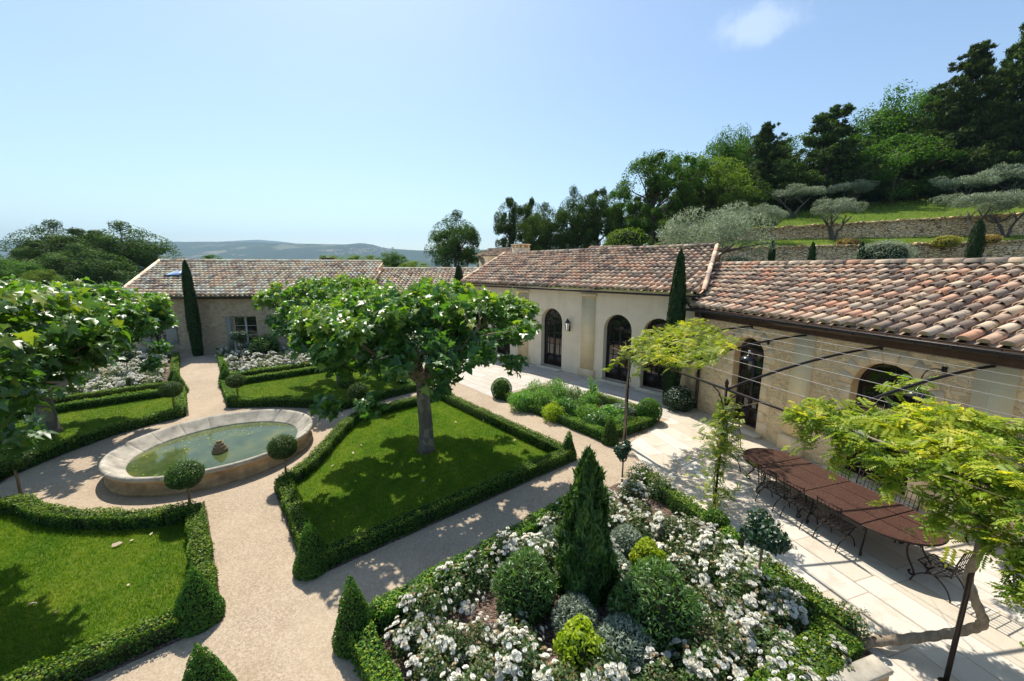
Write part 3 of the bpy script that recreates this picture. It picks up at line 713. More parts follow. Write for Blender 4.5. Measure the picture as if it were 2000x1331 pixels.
# ------------------------------------------------------------------ hedges
def lumps(P, f=3.0):
    return .5 * np.sin(P[:, 0] * f * 1.1 + 2.1 * np.sin(P[:, 1] * f * .73)) + .5 * np.sin(P[:, 1] * f * 1.37 + 1.7 * np.sin(P[:, 0] * f * .9) + P[:, 2] * f)
def hedge(line, label, w=.33, h=.36, dens=2700, leaf=.032, closed=False, world_pts=False, group=None, lump=.03, mat='box', soil=False):
    P = np.array([p[:2] for p in (line if world_pts else gpoly(line))])
    if closed: P = np.concatenate([P, P[:1]])
    seg = P[1:] - P[:-1]; L = np.linalg.norm(seg, axis=1); U = seg / L[:, None]; Nn = np.stack([-U[:, 1], U[:, 0]], 1)
    core = MB(); ci = w / 2 - .05
    for i in range(len(seg)):
        a, b = P[i] - U[i] * .0, P[i + 1] + U[i] * .0
        a = a - U[i] * ci * .8; b = b + U[i] * ci * .8
        V = [(*(a + Nn[i] * ci), .01), (*(a - Nn[i] * ci), .01), (*(b - Nn[i] * ci), .01), (*(b + Nn[i] * ci), .01)]
        V += [(x, y, h - .06 + .002 * i) for x, y, z in V]
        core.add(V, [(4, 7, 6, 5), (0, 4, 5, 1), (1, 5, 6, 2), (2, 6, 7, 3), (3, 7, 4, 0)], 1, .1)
    tot = L.sum(); n = int(tot * (w + 2 * h) * dens)
    si = rng.choice(len(seg), n, p=L / tot); t = rng.random(n)
    base = P[si] + seg[si] * t[:, None]
    face = rng.random(n); pt = w / (w + 2 * h); top = face < pt
    sd = np.where(rng.random(n) < .5, 1, -1)
    off = np.where(top, (rng.random(n) - .5) * w, sd * w / 2); zz = np.where(top, h, .03 + rng.random(n) * (h - .03))
    Q = np.concatenate([base + Nn[si] * off[:, None], zz[:, None]], 1)
    N = np.concatenate([Nn[si] * np.where(top, off / w * .8, sd)[:, None], np.where(top, 1.0, .15)[:, None]], 1)
    # end caps
    if not closed:
        for e, (p, u) in enumerate(((P[0], -U[0]), (P[-1], U[-1]))):
            k = int(w * h * dens * 1.2); nn = Nn[0 if e == 0 else -1]
            q = np.concatenate([p + u * .04 + nn * ((rng.random((k, 1)) - .5) * w), rng.random((k, 1)) * h], 1); Q = np.concatenate([Q, q]); N = np.concatenate([N, np.tile([u[0], u[1], .2], (k, 1))])
    n = len(Q); N = unit(N); lm = lumps(Q, 4.5) * lump + lumps(Q, 13) * lump * .6 + lumps(Q, 47) * .024
    Q = Q + N * (lm - .015 - np.abs(rng.normal(size=n)) * .022 + .012)[:, None]
    tips = rng.random(n) < .16; Q[tips] += N[tips] * (.03 * rng.random((tips.sum(), 1)))
    Q[:, 2] = np.maximum(Q[:, 2], .015)
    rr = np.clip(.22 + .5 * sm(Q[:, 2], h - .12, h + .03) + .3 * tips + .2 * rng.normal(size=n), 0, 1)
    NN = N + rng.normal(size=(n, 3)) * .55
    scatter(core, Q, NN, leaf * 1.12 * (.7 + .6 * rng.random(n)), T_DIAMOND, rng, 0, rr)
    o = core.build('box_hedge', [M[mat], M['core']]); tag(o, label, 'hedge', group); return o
def ring(P, d): return inset(P, d)
r = ring(P_LL, .18)
hedge(r, 'low box hedge edging the lawn at the left front corner', leaf=.034)
r = ring(P_CR, .18); hedge(r, 'low box hedge all round the lawn with the large central plane tree', closed=True)
r = ring(P_UL, .18); hedge(r, 'low box hedge round the lawn at left behind the fountain', dens=1500, leaf=.042)
r = ring(P_UC, .18); hedge(r, 'low box hedge round the lawn behind the fountain, before the far house', closed=True, dens=1500, leaf=.042)
hedge([(24.0, -9), (24.0, -.75), (32.0, -.75)], 'low box hedge edging the white rose bed at left before the far house', dens=1100, leaf=.048)
hedge([(33.0, 1.5), (24.0, 1.25), (24.0, 8.2)], 'low box hedge edging the far white rose bed right of the gravel path', dens=1100, leaf=.048)
hedge([(34.0, -6.5), (34.2, -1.0)], 'dark box hedge behind the far roses at the foot of the house wall', dens=900, leaf=.05)
hedge([(13.2, 10.2), (7.5, 10.12)], 'low box hedge along the gravel side of the herb bed', dens=2200, leaf=.036)
hedge([(7.45, 10.5), (7.3, 12.4)], 'short box hedge across the near end of the herb bed', dens=2400, leaf=.036)
hedge([(8.1, 13.0), (10.6, 13.1)], 'low box hedge on the house side of the herb bed', dens=2000, leaf=.036)
def f1p(x, o): return tuple(F1.p(x, -o))
hedge([tuple(gp(5.45, 1.75)), tuple(gp(5.55, 7.2))], 'low box hedge between the gravel cross path and the big white rose bed', world_pts=True, dens=3000, leaf=.034, h=.42)
hedge([tuple(gp(5.2, 1.45)), tuple(gp(1.5, 1.45))], 'box hedge on the left edge of the big rose bed, by the front cone', world_pts=True, dens=3400, leaf=.034, h=.42)
hedge([f1p(.55, 5.45), f1p(2.75, 5.35)], 'box hedge between the rose bed and the paving, left of the wisteria post', world_pts=True, dens=3000, leaf=.034, h=.42)
hedge([f1p(3.2, 5.4), f1p(3.45, 5.38)], 'small box clump at the foot of the middle pergola post', world_pts=True, dens=3400, leaf=.034, h=.48)
hedge([f1p(4.15, 5.35), f1p(5.35, 5.25)], 'short box hedge between the rose bed and the dining table paving', world_pts=True, dens=3400, leaf=.034, h=.44)
hedge([tuple(gp(.75, 6.75)), tuple(gp(1.25, 4.2))], 'wide box hedge along the near edge of the rose bed', world_pts=True, dens=3600, leaf=.034, h=.46, w=.5)

# ------------------------------------------------------------------ clipped shapes
def blob_leaves(mb, c, rad, n, leaf, T, rs, m=0, jit=.6, depth=.12, up=.0, lump=.05, zmin=-9, rbias=.25, lf=3.5, radial=False):
    """leaves over the surface (and a little inside) of an ellipsoid"""
    D = sphere_dirs(n, rs); rad = np.array(rad, float)
    k = 1 + lumps(D * 1.0 + np.array(c) * .7, lf) * lump - np.abs(rs.normal(size=n)) * depth
    P = np.array(c) + D * rad * k[:, None]
    keep = P[:, 2] > zmin; P = P[keep]; D = D[keep]; n = len(P)
    N = unit(D / rad) + rs.normal(size=(n, 3)) * jit; N[:, 2] += up
    rr = np.clip(.33 + rbias * D[:, 2] + .22 * rs.normal(size=n), 0, 1)  # leaf tone lighter on top, darker below: light from above put into the colour
    al = None
    if radial:
        al = unit(D + np.array([0, 0, .5]) + rs.normal(size=(n, 3)) * .4); N = rs.normal(size=(n, 3)) + D * .4
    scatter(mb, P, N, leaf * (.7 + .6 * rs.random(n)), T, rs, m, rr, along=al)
def ball_tree(pos, h, rx, rz, label, n=5200, leaf=.036, lean=(0, 0)):
    t = empty('topiary_tree', (pos[0], pos[1], 0)); tag(t, label, 'topiary tree', 'clipped ball trees round the fountain')
    mb = MB(); mb.tube([(0, 0, 0), (lean[0] * .5 + .01, lean[1] * .5, h * .5), (lean[0], lean[1], h)], [.032, .026, .022], 8); mb.build('trunk', M['stem'], t, True)
    mb = MB(); blob_leaves(mb, (lean[0], lean[1], h), (rx, rx, rz), n, leaf, T_DIAMOND, rng, depth=.07, jit=.6, lump=.035)
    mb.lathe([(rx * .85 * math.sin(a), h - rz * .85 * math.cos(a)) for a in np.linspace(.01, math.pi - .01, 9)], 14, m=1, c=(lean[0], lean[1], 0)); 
    k = 260; D = sphere_dirs(k, rng); D[:, 2] = np.abs(D[:, 2]); scatter(mb, np.array([lean[0], lean[1], h]) + D * np.array([rx, rx, rz]) * 1.02, rng.normal(size=(k, 3)), .07, T_BLADE, rng, 0, .7 + .3 * rng.random(k), along=D + rng.normal(size=(k, 3)) * .25)
    mb.build('crown', [M['yew'], M['core']], t); return t
for (s, tt, h, rx, rz, lab) in (
    (11.1, -.42, .98, .36, .30, 'clipped ball tree before the fountain, in the hedge corner left of the path'),
    (11.2, 1.55, 1.02, .345, .30, 'clipped ball tree in front of the fountain, right of the path'),
    (19.55, -.75, 1.0, .37, .30, 'clipped ball tree behind the fountain, left of the path'),
    (19.6, 1.3, .95, .36, .29, 'clipped ball tree behind the fountain, right of the path'),
    (14.7, -3.66, 1.0, .38, .27, 'clipped ball tree cut by the left edge of the photo'),
    (14.6, 4.65, 1.05, .36, .32, 'small clipped ball tree half hidden under the left of the central plane tree'),
    (16.35, 4.75, 1.0, .33, .28, 'shaded ball tree behind the fountain rim, under the plane foliage')):
    ball_tree(gp(s, tt), h, rx, rz, lab)
def cone_bush(pos, h, r_, label, n=5000, leaf=.034, mat='box', name='cone_topiary', cat='cone bush', group='clipped box cones in the garden'):
    mb = MB(); u = rng.random(n); z = h * (1 - np.sqrt(1 - u * .9995)); a = rng.random(n) * 2 * math.pi
    r_ = r_ * 1.1; prof = r_ * (1 - z / h) ** .82 * (.82 + .18 * np.minimum(z / (h * .12), 1)); D = np.stack([np.cos(a), np.sin(a), np.zeros(n)], 1)
    P = D * prof[:, None] + np.stack([0 * z, 0 * z, z], 1); N = D + np.array([0, 0, r_ / h])
    lm = lumps(P * 1.0 + np.array([pos[0], pos[1], 0]), 6) * .025 - np.abs(rng.normal(size=n)) * .03 + .012
    P = P + N * lm[:, None]
    scatter(mb, P, N + rng.normal(size=(n, 3)) * .6, leaf * (.7 + .6 * rng.random(n)), T_DIAMOND, rng, 0, np.clip(.34 + .14 * (z / h) + .22 * rng.normal(size=n), 0, 1))
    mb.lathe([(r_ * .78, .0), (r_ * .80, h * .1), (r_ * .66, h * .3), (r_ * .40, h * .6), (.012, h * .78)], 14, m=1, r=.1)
    o = mb.build(name, [M[mat], M['core']]); o.location = (pos[0], pos[1], .01); return tag(o, label, cat, group)
for (s, tt, h, r_, lab, n) in (
    (7.42, -.38, 1.02, .34, 'box cone at the corner of the left front lawn, facing the path', 6500),
    (7.5, 1.3, 1.0, .33, 'box cone at the near corner of the plane tree lawn', 6500),
    (5.45, 1.42, 1.18, .30, 'box cone at the near left corner of the big rose bed', 6500),
    (5.72, -.36, 1.0, .33, 'box cone cut off by the bottom edge of the photo', 7000),
    (7.42, 8.3, .9, .24, 'slim box cone at the far right corner of the plane tree lawn', 4200),
    (7.3, 10.12, .98, .29, 'box cone at the near corner of the herb bed', 4200),
    (14.25, 8.2, .95, .25, 'box cone behind the trunk of the central plane tree, at the lawn corner', 3000),
    (16.4, 8.0, .8, .25, 'small box cone at the far lawn corner, just right of the central trunk', 2500),
    (22.8, -.62, 1.0, .38, 'box cone left of the path behind the fountain, the nearer of two', 2600),
    (24.3, -.75, 1.0, .36, 'box cone left of the path behind the fountain, the farther of two', 2400),
    (22.9, 1.15, 1.0, .34, 'box cone right of the path behind the fountain, the nearer of two', 2600),
    (24.2, 1.2, 1.05, .30, 'slender box cone right of the path behind the fountain, the farther of two', 2400),
    (33.2, 1.6, 1.25, .45, 'dark shaded box cone at the end of the path by the far house', 2200)):
    cone_bush(gp(s, tt), h, r_, lab, n)
def round_bush(pos, rad, label, mat, leaf, n, T=T_DIAMOND, name='shrub', cat='shrub', jit=.6, depth=.12, lump=.06, up=0.0, group=None, core=.8, zc=.75, rbias=.25, lf=3.5, radial=None):
    radial = (T is T_SLIM) if radial is None else radial
    mb = MB(); rx, ry, rz = rad; c = (0, 0, rz * zc)
    blob_leaves(mb, c, rad, n, leaf, T, rng, jit=jit, depth=depth, lump=lump, zmin=.0, up=up, rbias=rbias, lf=lf, radial=radial)
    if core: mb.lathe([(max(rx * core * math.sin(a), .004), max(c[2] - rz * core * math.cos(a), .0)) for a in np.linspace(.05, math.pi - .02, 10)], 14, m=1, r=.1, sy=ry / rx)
    o = mb.build(name, [M[mat], M['core']]); o.location = (pos[0], pos[1], .012); return tag(o, label, cat, group)
round_bush(gp(13.15, 10.25), (.46, .46, .5), 'round clipped box ball at the far end of the herb bed', 'box', .042, 5200, cat='box ball', name='box_ball', depth=.05, lump=.03)
round_bush(gp(7.55, 12.75), (.46, .46, .5), 'round clipped box ball at the near end of the herb bed, beside the paving', 'box', .042, 5600, cat='box ball', name='box_ball', depth=.05, lump=.03)

# ------------------------------------------------------------------ fountain
FC = gp(14.42, .36)
RIM = 1.0
ft = empty('fountain', (FC.x, FC.y, 0), GA); tag(ft, 'large round stone fountain basin with a weathered rim', 'fountain')
SXf, SYf = 2.55, 2.3                              # nearly round
def oval(mb, prof, n=72, m=0):                    # prof: offset from the rim line, z; grooved joints between the stones
    js = np.arange(20) * 2 * math.pi / 20 + .07; an = np.sort(np.concatenate([np.arange(n) * 2 * math.pi / n, js - .004, js, js + .004])); gr = np.min(np.abs(an[:, None] - js[None]), 1) < 1e-6; n = len(an); V = []
    wob = 1 + .002 * np.sin(an * 9) + .003 * np.sin(an * 5 + 1)
    for (d, z) in prof: V.append(np.stack([np.cos(an) * (SXf + d - .012 * gr * (d > -.1)) * wob, np.sin(an) * (SYf + d - .012 * gr * (d > -.1)) * wob, np.full(n, z) + .004 * np.sin(an * 7 + 2) * (z > .4) - .014 * gr * (z > .2)], 1))
    k = len(prof); F = [(i * n + j, i * n + (j + 1) % n, (i + 1) * n + (j + 1) % n, (i + 1) * n + j) for i in range(k - 1) for j in range(n)]
    mb.add(np.concatenate(V), F, m, .5)
mb = MB(); oval(mb, [(-.04, .0), (-.02, .07), (-.06, .10), (-.14, .13), (-.15, .27), (-.10, .33), (-.02, .38), (.0, .42)]); mb.build('basin_wall', M['fount_wall'], ft, True)
mb = MB(); oval(mb, [(.0, .42), (.025, .46), (.018, .51), (-.02, .535), (-.065, .532), (-.12, .49), (-.22, .40), (-.34, .31), (-.43, .26), (-.46, .24), (-.47, .0)]); mb.build('rim', M['fount_rim'], ft, True)
mb = MB(); oval(mb, [(-.44, .215), (-.50, .205), (-.56, .16), (-.58, .0)]); mb.build('inner_ledge', M['spout'], ft, True)
mb = MB(); an = np.arange(72) * 2 * math.pi / 72; mb.poly([(math.cos(a) * (SXf - .465), math.sin(a) * (SYf - .465)) for a in an], .225, 0, .5)
wt = mb.build('water', M['water']); wt.location = (FC.x, FC.y, 0); wt.rotation_euler = (0, 0, GA); tag(wt, kind='structure')
sp_ = ground_at(430, 882, .225)
mb = MB(); mb.lathe([(.20, .0), (.20, .30), (.19, .33), (.15, .35), (.165, .38), (.15, .42), (.11, .43), (.125, .455), (.11, .49), (.07, .50), (.075, .53), (.055, .56), (.02, .57), (.0, .57)], 20)
o = mb.build('fountain_spout', M['spout'], smooth=True); o.location = (sp_.x, sp_.y, .0); tag(o, 'stepped beehive stone spout standing in the fountain water', 'fountain spout')
mb = MB(); n = 260; a = rng.random(n) * 2 * math.pi; q = np.sqrt(rng.random(n)) * .97; X = np.cos(a) * (SXf - .5) * q; Y = np.sin(a) * (SYf - .5) * q
edge = np.stack([X, Y, np.full(n, .229)], 1); far = (Y > .35) | (q > .9)
scatter(mb, edge[far], np.tile([0, 0, 1.0], (far.sum(), 1)) + rng.normal(size=(far.sum(), 3)) * .03, .035 + .05 * rng.random(far.sum()), T_DIAMOND, rng)
o = mb.build('pond_weed', M['euph']); o.location = (FC.x, FC.y, 0); o.rotation_euler = (0, 0, GA); tag(o, kind='stuff')

# ------------------------------------------------------------------ fallen leaves on the lawns
lf = None
for i, (u, v) in enumerate(((228, 1064), (258, 1056), (62, 1181), (110, 1196), (296, 1043), (250, 1143))):
    p = ground_at(u, v, .06)
    if lf is None:
        mb = MB(); mb.add([(-.09, -.03, 0), (-.03, -.06, .02), (.05, -.05, .035), (.10, -.01, .02), (.06, .04, .03), (-.02, .05, .015), (-.07, .035, .03)], [(0, 1, 2, 3, 4, 5, 6)], 0, .6)
        lf = mb.build('fallen_leaf', M['dead']); o = lf
    else: o = dup(lf)
    o.location = p; o.rotation_euler = (rng.random() * .4, rng.random() * .4, rng.random() * 6); s_ = (.9, .5, .75, .45, .45, .35)[i]; o.scale = (s_, s_, s_)
    tag(o, 'pale curled fallen leaf on the left front lawn', 'fallen leaf', 'fallen leaves on the left front lawn')
for i, (u, v) in enumerate(((650, 910), (705, 870), (890, 825), (945, 822), (1005, 860), (760, 865), (826, 940), (690, 885))):
    p = ground_at(u, v, .06); o = dup(lf); o.location = p; o.rotation_euler = (rng.random() * .4, rng.random() * .4, rng.random() * 6); o.scale = (.5, .5, .5)
    tag(o, 'pale fallen leaf on the lawn under the central plane tree', 'fallen leaf', 'fallen leaves on the plane tree lawn')
# ------------------------------------------------------------------ near rose bed
BED = [tuple(gp(5.62, 1.3))[:2], tuple(gp(5.72, 7.35))[:2], f1(.25, 5.62), f1(.5, 5.1), f1(5.75, 5.05), f1(5.9, 5.6), tuple(gp(.6, 6.9))[:2], tuple(gp(.2, 1.25))[:2]]
sheet('flower_bed', BED, .02, 'mulch')
for nm, pts in (('a', [(24.0, -9), (24.0, -.6), (33.6, -.6), (33.6, -9)]), ('b', [(24.0, 1.1), (33.2, 1.4), (33.2, 8.2), (24.0, 8.2)]), ('c', [(13.3, 10.1), (7.4, 10.1), (7.3, 12.9), (13.2, 13.05)])):
    sheet('flower_bed', gpoly(pts), .02, 'mulch')
# mulch chips near the camera
mb = MB(); Q = sample_poly(BED, 9000, rng); n = len(Q)
scatter(mb, np.concatenate([Q, .025 + .02 * rng.random((n, 1))], 1), np.stack([rng.normal(size=n) * .4, rng.normal(size=n) * .4, np.ones(n)], 1), .025 + .045 * rng.random(n), T_SLIM, rng)
tag(mb.build('bark_chips', leafmat('bark_chip', [(.08, .045, .035), (.18, .11, .085), (.32, .23, .18)], rough=.8, trans=0, spec=.2)), kind='stuff')

SHRUBS = [  # u, v of the foot, radii
    ('bigA', (1025, 1185), .62), ('bigB', (1270, 1225), .72)]
def rose_proto(seed, rad, h, nl, nf, leaf=.052, fs=.076, T=T_DIAMOND):
    rs = np.random.default_rng(seed); root = empty('rose_bush'); mb = MB()
    for i in range(7):
        a = rs.random() * 6.28; e = np.array([math.cos(a) * rad * .6, math.sin(a) * rad * .6, h * (.6 + .3 * rs.random())]); mb.tube([(0, 0, 0), e * [.35, .35, .6], e], [.008, .006, .004], 5, 1)
    D = sphere_dirs(nl, rs); D[:, 2] = np.abs(D[:, 2]) * .95 + .02; q = rs.random(nl) ** .42
    P = D * np.array([rad, rad, h]) * (q * (1 + lumps(D * 1.3 + seed, 3) * .14))[:, None]; P[:, 2] += .03
    N = D + rs.normal(size=(nl, 3)) * .7; N[:, 2] += .35
    scatter(mb, P, N, leaf * (.7 + .6 * rs.random(nl)), T, rs, 0, np.clip(.42 + .22 * D[:, 2] + .3 * rs.normal(size=nl) * .8, 0, 1))
    mb.build('foliage', [M['rose_leaf'], M['stem']], root)
    mb = MB(); D = sphere_dirs(nf * 3, rs); D = D[D[:, 2] > .12][:nf]
    ctr = D * np.array([rad, rad, h]) * (1.0 + .1 * rs.random((len(D), 1)))
    Pf = []
    for c in ctr:
        k = rs.integers(3, 15); Pf += [c + rs.normal(size=3) * [.06, .06, .035] for _ in range(k)]
    Pf = np.array(Pf); Nf = Pf / np.array([rad, rad, h]) + rs.normal(size=Pf.shape) * .35; Nf[:, 2] += .5
    wl_ = rs.random(len(Pf)) < .13
    scatter(mb, Pf[~wl_], Nf[~wl_], fs * (.7 + .5 * rs.random((~wl_).sum())), T_ROSE, rs, 0)
    scatter(mb, Pf[wl_], Nf[wl_], fs * .75 * (.7 + .5 * rs.random(wl_.sum())), T_ROSE, rs, 1)
    mb.build('blossoms', [M['petal'], M['wilted']], root); return root
protos = [rose_proto(11, .38, .50, 1500, 11), rose_proto(12, .35, .44, 1300, 9), rose_proto(13, .42, .55, 1800, 13), rose_proto(14, .34, .5, 1300, 5)]
used = [False] * 4
avoid = [(ground_at(1025, 1185), .55), (ground_at(1270, 1225), .62), (ground_at(1140, 1165), .45), (ground_at(1100, 1300), .3), (ground_at(1222, 1280), .38), (ground_at(1120, 1235), .3), (ground_at(1075, 1090), .3), (ground_at(1262, 1120), .28), (ground_at(1225, 1090), .25), (ground_at(770, 1180), .42), (ground_at(1300, 1020), .36), (F1.p(4.35, -5.8), .12)]
spots = []; tries = 0
inner = inset([tuple(p) for p in BED], .33)
while tries < 6000 and len(spots) < 80:
    tries += 1; q = sample_poly(inner, 1, rng)
    if len(q) == 0: continue
    q = q[0]
    if any(math.hypot(q[0] - c.x, q[1] - c.y) < r_ + .17 for c, r_ in avoid): continue
    if any(math.hypot(q[0] - x, q[1] - y) < .37 for x, y in spots): continue
    spots.append((q[0], q[1]))
def place_rose(x, y, k, label, group, sc):
    o = protos[k] if not used[k] else dup(protos[k]); used[k] = True
    o.location = (x, y, .015); o.rotation_euler = (0, 0, rng.random() * 6.28); o.scale = (sc, sc, sc * (.9 + .25 * rng.random())); tag(o, label, 'rose bush', group)
for i, (x, y) in enumerate(spots):
    place_rose(x, y, int(rng.integers(0, 4)), 'white flowering rose bush in the big mulched bed in the foreground', 'white rose bushes in the foreground bed', .82 + .35 * rng.random())
# far rose beds: fuller of blossom
fprotos = [rose_proto(21, .42, .55, 800, 13, leaf=.075, fs=.11), rose_proto(22, .44, .5, 800, 11, leaf=.075, fs=.11)]; fused = [False, False]
def far_rose(s, tt, lab, grp):
    k = int(rng.integers(0, 2)); o = fprotos[k] if not fused[k] else dup(fprotos[k]); fused[k] = True
    p = gp(s, tt); o.location = (p.x, p.y, .015); o.rotation_euler = (0, 0, rng.random() * 6.28); sc = .9 + .35 * rng.random(); o.scale = (sc, sc, sc); tag(o, lab, 'rose bush', grp)
for s in np.arange(24.7, 33.0, .82):
    for tt in np.arange(-7.2, -1.0, .8):
        if math.hypot(s - 27.5, tt + 5.2) < 1.25 : continue
        far_rose(s + rng.normal() * .14, tt + rng.normal() * .14, 'white rose bush in the massed bed left of the gravel path, before the far house', 'white rose bushes in the far left bed')
for s in np.arange(24.6, 30.6, .85):
    for tt in np.arange(1.9, 6.6, .85):
        if math.hypot(s - 28.4, tt - 3.6) < .9 or math.hypot(s - 27.5, tt - 5.8) < .8: continue
        far_rose(s + rng.normal() * .14, tt + rng.normal() * .14, 'white rose bush in the bed right of the gravel path, before the far house', 'white rose bushes in the far right bed')
round_bush(gp(27.6, -5.2), (1.05, 1.05, 1.0), 'spiky green rosemary-like shrub among the far left roses', 'shrub', .16, 2600, T_SLIM, jit=.8, lump=.12)
round_bush(gp(26.6, -4.1), (.6, .6, .45), 'soft grey green mound at the edge of the far left roses', 'grey', .08, 2000, T_SLIM)
round_bush(gp(28.4, 3.6), (.85, .85, .85), 'loose green shrub among the roses right of the path, before the far house door', 'shrub', .15, 2200, T_SLIM, jit=.8, lump=.12)
round_bush(gp(27.0, 5.6), (.7, .7, .7), 'green shrub at the right end of the far right rose bed, beside the plane foliage', 'shrub', .14, 1800, T_SLIM, jit=.8, lump=.12)

# ------------------------------------------------------------------ shrubs of the near bed
p = ground_at(1140, 1165)
mb = MB(); n = 15000; u = rng.random(n); z = 2.72 * (1 - np.sqrt(1 - u)); z = np.clip(z, .05, 2.7); a = rng.random(n) * 6.283
prof = .43 * np.interp(z, [0, .3, 1.0, 1.6, 2.1, 2.45, 2.72], [.80, 1.0, .92, .74, .52, .32, .05]); D = np.stack([np.cos(a), np.sin(a), 0 * a], 1)
lm = 1 + .20 * np.sin(a * 3 + z * 4) + .14 * np.sin(a * 7 - z * 6) + .08 * np.sin(z * 17 + a * 2); rr_ = prof * lm * (1.04 - np.abs(rng.normal(size=n)) * .22)
P = D * rr_[:, None]; P[:, 2] = z
al = D * .55 + np.array([0, 0, 1.0]) + rng.normal(size=(n, 3)) * .28
scatter(mb, P, D + rng.normal(size=(n, 3)) * .5, (.10 + .09 * rng.random(n)) * (1 + .5 * (z > 2.2)), T_SLIM, rng, 0, np.clip(.35 + .25 * (rr_ / np.maximum(prof, .01) - .9) * 3 + .2 * rng.normal(size=n), 0, 1), along=al)
mb.lathe([(.30, 0), (.34, .5), (.27, 1.2), (.14, 1.8), (.02, 2.05)], 12, m=1, r=.1)
o = mb.build('juniper', [M['juniper'], M['core']]); o.location = (p.x, p.y, .015); tag(o, 'tall feathery dark green juniper column in the middle of the rose bed', 'juniper')
round_bush(ground_at(1025, 1190), (.52, .52, .56), 'rounded glossy green shrub left of the juniper', 'shrub', .085, 5200, T_SLIM, jit=.85, depth=.2, lump=.13)
round_bush(ground_at(1275, 1235), (.66, .62, .62), 'large loose green shrub right of the juniper', 'shrub', .09, 6800, T_SLIM, jit=.85, depth=.24, lump=.16)
def spiky(pos, rad, label, n=5200):
    round_bush(pos, rad, label, 'grey', .075, n, T_SLIM, jit=.9, depth=.14, lump=.07, name='santolina', cat='santolina', rbias=.3)
spiky(ground_at(1078, 1085), (.34, .34, .32), 'silver grey santolina mound behind the juniper on its left', 4200)
spiky(ground_at(1222, 1080), (.33, .33, .30), 'silver grey santolina mound behind the juniper on its right', 4200)
spiky(ground_at(1198, 1135), (.30, .36, .30), 'silver grey mound squeezed between the juniper and the yellow green spurge', 3800)
spiky(ground_at(1122, 1240), (.36, .36, .34), 'silver grey santolina mound at the front foot of the juniper', 4600)
spiky(ground_at(1215, 1295), (.42, .40, .36), 'largest silver grey santolina mound, in front of the loose green shrub', 5600)
round_bush(ground_at(1262, 1118), (.30, .30, .36), 'small yellow green spurge behind the loose green shrub', 'euph', .075, 2200, name='spurge', cat='spurge', jit=.9, lump=.2, depth=.25)
round_bush(ground_at(1130, 1300), (.33, .33, .38), 'yellow green spurge at the front of the bed among the roses', 'euph', .075, 2600, name='spurge', cat='spurge', jit=.9, lump=.2, depth=.25)
round_bush(ground_at(1478, 1160), (.34, .34, .3), 'pale green leafy perennial under the near standard rose', 'herb', .08, 1500, T_SLIM, name='perennial', cat='perennial', jit=.9, lump=.15)
round_bush(ground_at(1395, 1050), (.28, .28, .36), 'small fresh green shrub by the bed edge near the middle pergola post', 'box', .05, 2600)

# ------------------------------------------------------------------ standard roses
def standard_rose(pos, h, rad, label, n, leaf=.07, lean=0.0, red=True):
    t = empty('standard_rose', (pos[0], pos[1], 0)); tag(t, label, 'standard rose', 'rose trees on bare stems')
    mb = MB(); mb.tube([(0, 0, 0), (lean * .5, .01, h * .5), (lean, 0, h)], [.026, .022, .018], 8); mb.build('stem', M['stem'], t, True)
    mb = MB()
    for i in range(10):
        a = i * 2.4; e = np.array([math.cos(a) * rad[0] * .75, math.sin(a) * rad[0] * .75, rad[1] * (.2 + .5 * rng.random())]); mb.tube([(lean, 0, h - .05), np.array([lean, 0, h]) + e * .5, np.array([lean, 0, h]) + e], [.012, .008, .005], 5, 1)
    for i in range(7):
        d = sphere_dirs(1, rng)[0]; c = np.array([lean, 0, h + rad[1] * .35]) + d * np.array([rad[0] * .55, rad[0] * .55, rad[1] * .45])
        blob_leaves(mb, c, (rad[0] * .5, rad[0] * .5, rad[1] * .48), n // 7, leaf, T_DIAMOND, rng, jit=.7, depth=.3, up=.3)
    mb.build('crown', [M['standard_rose'], M['stem']], t)
    if red:
        mb = MB(); k = 50; c = np.array([lean + .02, -rad[0] * .62, h + .1]); scatter(mb, c + rng.normal(size=(k, 3)) * [.07, .04, .05], rng.normal(size=(k, 3)), .05, T_DIAMOND, rng); mb.build('red_shoots', M['red'], t)['kind'] = 'stuff'
    return t
standard_rose(F1.p(4.35, -5.86), 1.2, (.40, .36), 'near standard rose on a bare stem beside the dining table paving', 1900, .075, .03)
standard_rose(ground_at(1214, 960), 1.0, (.24, .34), 'small standard rose with blue green leaves by the gap in the hedge and the paving', 900, .07, .0, False)
standard_rose(gp(27.2, -2.55), 1.15, (.48, .42), 'spreading standard rose in front of the left far roses', 900, .11, 0, False)
standard_rose(gp(31.6, -1.7), 1.6, (.5, .5), 'tall dark standard rose before the shuttered window of the far house', 800, .12, .1, False)
standard_rose(gp(27.3, 2.25), 1.5, (.5, .5), 'dark standard rose right of the gravel path, before the far house door', 800, .12, 0, False)

# ------------------------------------------------------------------ herb bed
def wispy(pos, h, rad, label, n=900, seed=None):
    mb = MB()
    for i in range(26):
        a = rng.random() * 6.28; q = rad * math.sqrt(rng.random()); e = np.array([math.cos(a) * q, math.sin(a) * q, h * (.55 + .5 * rng.random())])
        mb.tube([e * [.25, .25, 0], e * [.55, .55, .5], e], [.008, .006, .003], 4, 0, .6)
        k = n // 26; tt = rng.random(k) ** .8; P = e * [.3, .3, 1] * tt[:, None] ** 1 + e * [.7, .7, 0] * tt[:, None]
        scatter(mb, P + rng.normal(size=(k, 3)) * .03, rng.normal(size=(k, 3)), .11, T_SLIM, rng, 0, np.clip(.45 + .25 * rng.normal(size=k), 0, 1), along=rng.normal(size=(k, 3)) * .6 + [0, 0, 1])
    o = mb.build('fennel', [M['herb']]); o.location = (pos[0], pos[1], .015); tag(o, label, 'fennel')
